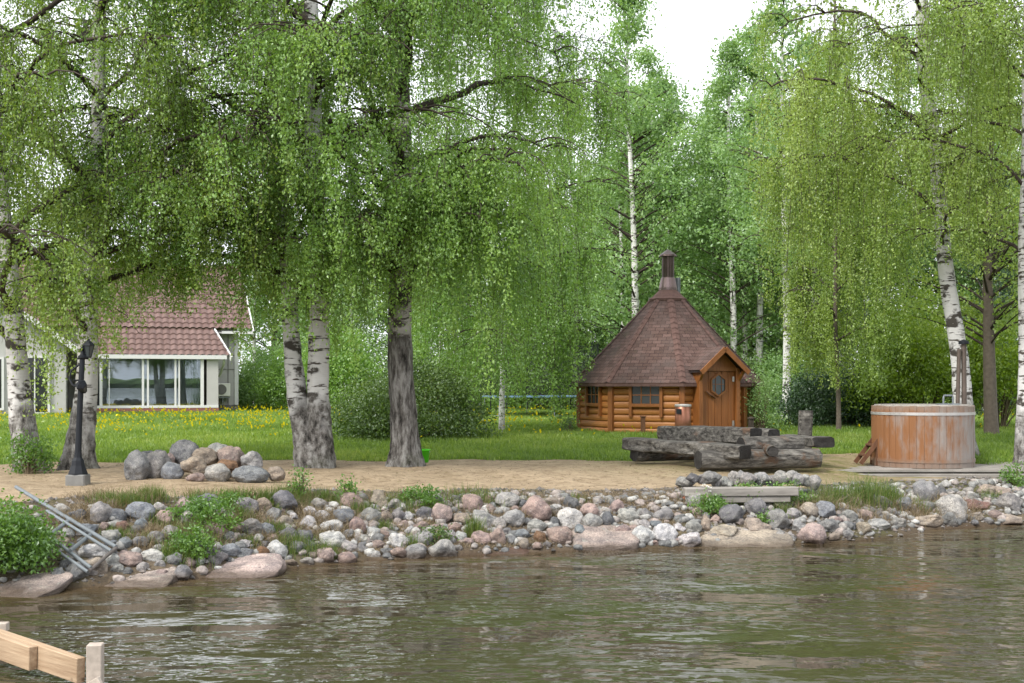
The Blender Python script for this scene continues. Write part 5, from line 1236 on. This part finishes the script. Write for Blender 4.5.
for i, (px, py, w_, h_, tone, kind, tilt) in enumerate(HAND):
    if kind == 'slab':
        Y = F*CZ/(py+h_*0.42-HZ)+0.25 if px > 100 else None
        o = stone(px, py+0.5, w_, h_*1.15, tone, Y, depth=0.36, me=SLAB[i % 3], tilt=tilt, seed=700+i, name='slab'); o.rotation_euler[0] = 0.2; o.rotation_euler[2] *= 0.3
    else: o = stone(px, py, w_, h_, tone, None, me=PROTO[8+i % 6] if kind == 1 else PROTO[i % 8], tilt=tilt, seed=700+i)
    ROCKS.append((o, tone, px, py, w_, h_, kind == 'slab')); reg(px, py, w_, h_)
# row of stones behind the timber
for i in range(17):
    px = 686+i*8.0+rnd.uniform(-1.5, 1.5); py = 481+rnd.uniform(-3, 1.5)-2*math.sin(i); w_ = rnd.uniform(12, 19); h_ = rnd.uniform(11, 16)
    tone = rnd.choice(['grey', 'grey', 'dark grey', 'pale grey', 'pale grey', 'white']) if i < 14 else 'pale grey'
    o = stone(px, py, w_, h_, tone, 16.3+rnd.uniform(-0.08, 0.15), seed=900+i); ROCKS.append((o, tone, px, py, w_, h_, False))
# fill the rest, big first
def fits(px, py, w_, h_, slack):
    for (qx, qy, qw, qh) in taken:
        if abs(px-qx) < (w_+qw)/2*slack and abs(py-qy) < (h_+qh)/2*slack:
            if ((px-qx)/((w_+qw)/2))**2+((py-qy)/((h_+qh)/2))**2 < slack**2*1.15: return False
    return True
fr_ = random.Random(77); nfill = 0
WLX = [0, 160, 280, 345, 460, 570, 700, 850, 920, 1024]; WLY = [590, 581, 567, 561, 553, 548, 545, 539, 529, 523]
for size_lo, size_hi, tries in ((19, 26, 500), (13, 19, 4000), (9, 13, 4000)):
    for _ in range(tries):
        px = fr_.uniform(60, 1020); wl_ = np.interp(px, WLX, WLY); tp = np.interp(px, [60, 300, 520, 680, 690, 830, 900, 1020], [508, 502, 498, 512, 500, 500, 492, 488])
        if 360 < px < 690: dens = 1.0
        elif px < 360: dens = 0.8
        elif px < 835: dens = 0.85
        else: dens = 0.55
        v = fr_.random()
        py = tp+(wl_-2-tp)*v
        dens *= 0.35+0.9*v if not (480 < px < 690) else 0.6+0.5*v
        if fr_.random() > dens: continue
        w_ = fr_.uniform(size_lo, size_hi)*fr_.uniform(0.9, 1.25); h_ = w_*fr_.uniform(0.65, 0.95)
        if nfill > 196 or not fits(px, py, w_, h_, 0.74): continue
        tone = fr_.choice(['grey', 'grey', 'pale grey', 'pale grey', 'pink', 'pink', 'white', 'dark grey', 'blue grey', 'tan', 'pale grey'])
        o = stone(px, py, w_, h_, tone, None, tilt=fr_.uniform(-0.4, 0.4), seed=2000+nfill); reg(px, py, w_, h_); ROCKS.append((o, tone, px, py, w_, h_, False)); nfill += 1
# the small cobbles packed between the larger stones
rg = np.random.default_rng(58); n = 1500; base_ = []
for sd_ in range(6):
    m_ = rock_mesh(60+sd_, 0.4, 2); vv = np.empty(len(m_.vertices)*3); m_.vertices.foreach_get('co', vv); ff = np.empty(len(m_.polygons)*3, np.int32); m_.polygons.foreach_get('vertices', ff); base_.append((vv.reshape(-1, 3), ff.reshape(-1, 3)))
cx = rg.uniform(-5.6, 7.6, n); ct = rg.random(n)**0.8*np.interp(cx, BX, BW)*0.88; cyy = np.interp(cx, SX, SY)+ct+0.03
cr = 0.035+0.05*rg.random(n)**1.5; kp = (cx > -1.9) | (rg.random(n) < 0.35); cx, cyy, cr = cx[kp], cyy[kp], cr[kp]; n = len(cx); cz = hgt(cx, cyy)+cr*0.15; CVs, CFs, CRs = [], [], []; b_ = 0
for i in range(n):
    v_, f_ = base_[i % 6]; a_ = rg.random()*6.28; c_, s_ = math.cos(a_), math.sin(a_); q_ = v_*cr[i]*np.array([rg.uniform(.9, 1.4), 1.0, rg.uniform(.6, .9)])
    CVs.append(np.stack([q_[:, 0]*c_-q_[:, 1]*s_+cx[i], q_[:, 0]*s_+q_[:, 1]*c_+cyy[i], q_[:, 2]+cz[i]], -1)); CFs.append(f_+b_); b_ += len(v_); CRs.append(np.full(len(f_), rg.random()))
tc_ = NT('cobbles'); cn_ = tc_.noise(tc_.coord(), 22, 4, 0.65); cc_ = tc_.ramp(tc_.attr('rnd'), [(0, (0.13, 0.132, 0.135)), (0.35, (0.23, 0.227, 0.22)), (0.55, (0.29, 0.24, 0.22)), (0.75, (0.31, 0.30, 0.29)), (1, (0.41, 0.405, 0.39))])
cm_ = tc_.pbr(tc_.mix(0.8, cc_, tc_.ramp(cn_, [(0.33, (0.4, 0.4, 0.4)), (0.66, (1.35, 1.35, 1.3))]), 'MULTIPLY'), 0.9, normal=tc_.bump(cn_, 0.6, 0.02))
tag(mesh_np('cobbles', np.concatenate(CVs), np.concatenate(CFs), cm_, fattr={'rnd': np.concatenate(CRs)}, smooth=True), 'small mixed cobbles packed between the bank stones', 'cobbles', kind='stuff')
# loose gravel and broken stone between them
rg = np.random.default_rng(55); n = 6500
gx = rg.uniform(-6.2, 8.2, n); gt = rg.random(n)**0.9*np.interp(gx, BX, BW)*1.05; gy = np.interp(gx, SX, SY)+gt+0.02; gz = hgt(gx, gy)
oct_ = np.array([(1, 0, 0), (0, 1, 0), (-1, 0, 0), (0, -1, 0), (0, 0, 1), (0, 0, -1)], float); of = np.array([(0, 1, 4), (1, 2, 4), (2, 3, 4), (3, 0, 4), (1, 0, 5), (2, 1, 5), (3, 2, 5), (0, 3, 5)])
sz_ = 0.012+0.03*rg.random(n)**2.2
pv = oct_[None]*(sz_[:, None, None]*rg.uniform(0.6, 1.4, (n, 6, 1)))*np.array([1.1, 1.0, 0.7])
an = rg.random(n)*6.28; ca, sa = np.cos(an)[:, None], np.sin(an)[:, None]
pv = np.stack([pv[..., 0]*ca-pv[..., 1]*sa, pv[..., 0]*sa+pv[..., 1]*ca, pv[..., 2]], -1)+np.stack([gx, gy, gz], -1)[:, None]
tg_ = NT('gravel'); gm = tg_.pbr(tg_.ramp(tg_.attr('rnd'), [(0, (0.05, 0.045, 0.04)), (0.4, (0.13, 0.12, 0.11)), (0.7, (0.16, 0.135, 0.12)), (1, (0.22, 0.21, 0.20))]), 0.9)
tag(mesh_np('gravel', pv.reshape(-1, 3), (np.arange(n)[:, None, None]*6+of[None]).reshape(-1, 3), gm, fattr={'rnd': np.repeat(rg.random(n), 8)}), 'loose grey gravel between the bank stones', 'gravel', kind='stuff')
# labels that tell the stones apart
ZN = [(0, 60, 'below the left shrub'), (60, 125, 'beside the steel rack'), (125, 200, 'below left of the heap'), (200, 275, 'below right of the heap'), (275, 350, 'below the twin birch'), (350, 440, 'below the big grey birch'), (440, 510, 'right of the big birch'), (510, 575, 'left of the hut'),
      (575, 640, 'below the hut window'), (640, 684, 'left of the grey timber'), (684, 740, 'at the timber left end'), (740, 800, 'at the timber right end'), (800, 860, 'left of the tub'), (860, 920, 'below the hot tub'), (920, 1100, 'below the deck')]
from collections import defaultdict
buckets = defaultdict(list)
for o, tone, px, py, w_, h_, slab in ROCKS:
    wl_ = np.interp(px, WLX, WLY); tp = np.interp(px, [60, 300, 520, 680, 690, 830, 900, 1020], [500, 495, 492, 500, 474, 474, 486, 484]); v = (py-tp)/(wl_-tp)
    row = 'at the waterline' if v > 0.74 or slab else ('mid bank' if v > 0.36 else 'on the bank top')
    zn = [z_ for a_, b_, z_ in ZN if a_ <= px < b_][0]; sz = 'long flat' if slab else ('big' if w_ > 19 else ('small' if w_ < 12.5 else 'medium'))
    buckets[(sz, tone, row, zn, slab)].append((px, py, o))
ORD = ['first', 'second', 'third', 'fourth', 'fifth', 'sixth', 'seventh', 'eighth', 'ninth', 'tenth', 'eleventh', 'twelfth']
for (sz, tone, row, zn, slab), L_ in buckets.items():
    L_.sort(key=lambda q: q[0])
    for i, (px, py, o) in enumerate(L_):
        lab = f"{sz} {tone} {'slab' if slab else 'stone'} {row} {zn}"
        if len(L_) > 1: lab = f"{sz} {tone} {'slab' if slab else 'stone'} {row} {zn}, {ORD[i]} from left"
        tag(o, lab, 'rock slab' if slab else 'stone', 'stones of the shore bank')

rg = np.random.default_rng(91); n = 5200
lx = rg.uniform(-7.5, 6.5, n); lt = rg.random(n); by = np.interp(lx, SX, SY)+np.interp(lx, BX, BW); ly = by-0.1+(np.interp(lx, LX, LY)-by+0.2)*lt
dn = np.sin(lx*1.7+ly*2.3)+np.sin(lx*0.6-ly*1.1+2)+0.8*np.sin(lx*4.1+1); kp = rg.random(n) < np.clip(0.45+0.3*dn, 0.06, 1); lx, ly = lx[kp], ly[kp]; n = len(lx)
p_ = np.stack([lx, ly, hgt(lx, ly)+0.012], -1); V, Fq, r = leaf_geo(p_, rg.uniform(0.012, 0.045, n), rg, -0.05)
V = V.reshape(n, 4, 3); V[:, :, 2] = p_[:, None, 2]+(V[:, :, 2]-p_[:, None, 2])*0.25+0.004; V = V.reshape(-1, 3)
M['litter'] = m_leaf('litter', [(0.045, 0.03, 0.02), (0.10, 0.07, 0.045), (0.20, 0.15, 0.08), (0.16, 0.17, 0.05)], 0.1, 0.02)
tag(mesh_np('leaf_litter', V, Fq, M['litter'], fattr={'rnd': r}), 'fallen leaves and twig bits strewn on the sand', 'leaf litter', kind='stuff')

# ------------------------------------------------------------------ bank plants
rg = np.random.default_rng(321)
def tuft_field(name, spots, mat, label, hmin, hmax, lean, per, wd=0.006):
    X, Yv, H = [], [], []
    for px, py, rpx, n_, hs_ in spots:
        for Y in np.arange(11.2, 21, 0.04):
            if G(PX(px, Y), Y) >= CZ-(py-HZ)/F*Y and Y > np.interp(PX(px, Y), SX, SY): break
        r = rpx/F*Y; n2 = int(n_*per)
        X.append(PX(px, Y)+rg.normal(size=n2)*r*0.55); Yv.append(Y+rg.normal(size=n2)*r*0.35); H.append(rg.uniform(hmin, hmax, n2)*hs_)
    X, Yv, H = map(np.concatenate, (X, Yv, H)); keep = Yv > np.interp(X, SX, SY)+0.1
    return blades(name, X[keep], Yv[keep], H[keep], np.full(keep.sum(), wd), mat, rg, lean, label=label, cat='grass')
GR = [(130, 508, 18, 1.8, 1.1), (150, 502, 16, 1.8, 1.1), (208, 508, 22, 2, 1.1), (235, 502, 16, 1.6, 1), (195, 540, 24, 2.2, 1.1), (180, 560, 18, 1.8, 1.1), (215, 530, 20, 2, 1), (110, 505, 14, 1.2, .9), (265, 503, 16, 1.4, 1), (290, 500, 16, 1.4, 1.1), (325, 502, 14, 1.2, 1), (165, 525, 16, 1.2, .9), (240, 520, 14, 1.2, .9), (280, 535, 12, 1, .9), (300, 505, 14, .8, .9), (300, 553, 22, 1.6, 1.1), (330, 560, 12, .9, 1.1), (350, 508, 12, .8, 1), (365, 515, 12, .8, 1), (405, 507, 26, 1.8, 1), (470, 504, 30, 2, 1), (435, 512, 12, .8, .9),
      (413, 546, 14, .8, .8), (475, 537, 9, .9, 1.5), (535, 505, 10, .5, .6), (575, 500, 12, .5, .6), (715, 506, 20, 1.2, 1), (770, 500, 24, 1.3, 1), (785, 515, 12, .6, 1), (840, 505, 24, 1.6, 1.7), (870, 505, 22, 2.2, 2.2), (890, 505, 16, 1.2, 2.0), (820, 508, 14, .7, 1.4), (920, 512, 14, .7, 1.2), (990, 500, 10, .5, 1), (120, 540, 14, .7, .8), (150, 545, 10, .5, .8), (270, 510, 12, .5, .7), (385, 530, 8, .4, .8), (250, 545, 8, .4, .7)]
tuft_field('bank_grass', GR, M['grass_bank'], 'fresh green grass tufts growing between the bank stones', 0.07, 0.20, 0.45, 330)
DR = [(px, rnd.uniform(496, 550), 16, 1.4, rnd.uniform(.6, 1.3)) for px in range(60, 360, 5)]+[(px, rnd.uniform(500, 540), 12, .8, .7) for px in range(360, 700, 7)]+[(px, rnd.uniform(494, 506), 14, .7, .7) for px in range(360, 700, 12)]+[(px, rnd.uniform(500, 525), 16, 1.3, rnd.uniform(.9, 1.7)) for px in range(800, 980, 8)]+[(px, np.interp(px, WLX, WLY)-5, 12, .7, .5) for px in range(330, 560, 10)]
tuft_field('dry_grass', DR, M['dry'], 'dead straw coloured grass matted over the bank', 0.05, 0.17, 1.5, 130, 0.005)
def weed(px, py, w_, h_, n_leaf, lab, seed, mat=M['leaf_weed'], leaf=0.05):
    for Y in np.arange(11.2, 21, 0.04):
        if G(PX(px, Y), Y) >= CZ-(py-HZ)/F*Y and Y > np.interp(PX(px, Y), SX, SY): break
    x = PX(px, Y); o = bush('weed_plant', lab, px, Y, w_, w_*0.7, h_, int(n_leaf*1.9), leaf*0.66, mat, seed, 26, 'leafy weeds on the bank', 0.05, 0.02, 8, x=x); o['category'] = 'plant'; return o
weed(708, 514, 0.24, 0.24, 900, 'leafy weed with white blossom below the grey timber', 401)
weed(752, 505, 0.24, 0.26, 800, 'leafy weed over the middle of the grey timber', 402)
weed(784, 504, 0.28, 0.28, 900, 'leafy weed at the right end of the grey timber', 403)
weed(770, 525, 0.14, 0.16, 300, 'small weed among the stones below the timber', 404)
weed(205, 530, 0.34, 0.32, 1500, 'bushy green weed on the bank below the boulder heap', 405)
weed(190, 558, 0.22, 0.26, 900, 'low green weed above the pink slab', 406)
weed(300, 500, 0.10, 0.42, 260, 'thin upright weed on the bank below the twin birch', 407)
weed(347, 505, 0.10, 0.34, 260, 'thin upright weed left of the big grey birch', 408)
weed(420, 508, 0.22, 0.24, 800, 'leafy weed on the bank below the green bucket', 409)
weed(437, 543, 0.13, 0.20, 300, 'dark leafy weed between the stones near the water below the big birch', 410, M['leaf_bush'])
weed(45, 470, 0.12, 0.28, 260, 'fresh shoot between the two left birches', 411)
weed(1016, 487, 0.2, 0.35, 500, 'leafy plant at the right end of the deck', 412)
weed(232, 512, 0.15, 0.2, 350, 'small weed at the top of the bank right of the heap', 413)
x, y = PX(708, 15.9), 15.9
b = MB()
for i in range(7):
    c = Vector((PX(706+rnd.uniform(-5, 5), 15.85), 15.8+rnd.uniform(-0.05, 0.05), G(x, y)+0.24+rnd.uniform(-0.07, 0.03)))
    for k in range(5):
        a = k*1.257; b.add([c, c+Vector((0.02*math.cos(a-.4), 0.02*math.sin(a-.4), 0.008)), c+Vector((0.034*math.cos(a), 0.034*math.sin(a), 0.0)), c+Vector((0.02*math.cos(a+.4), 0.02*math.sin(a+.4), 0.008))], [(0, 1, 2, 3)])
bl = b.build('blossom', M['white_fl'], [o for o in bpy.data.objects if o.get('label', '').startswith('leafy weed with white')][0], world=True)
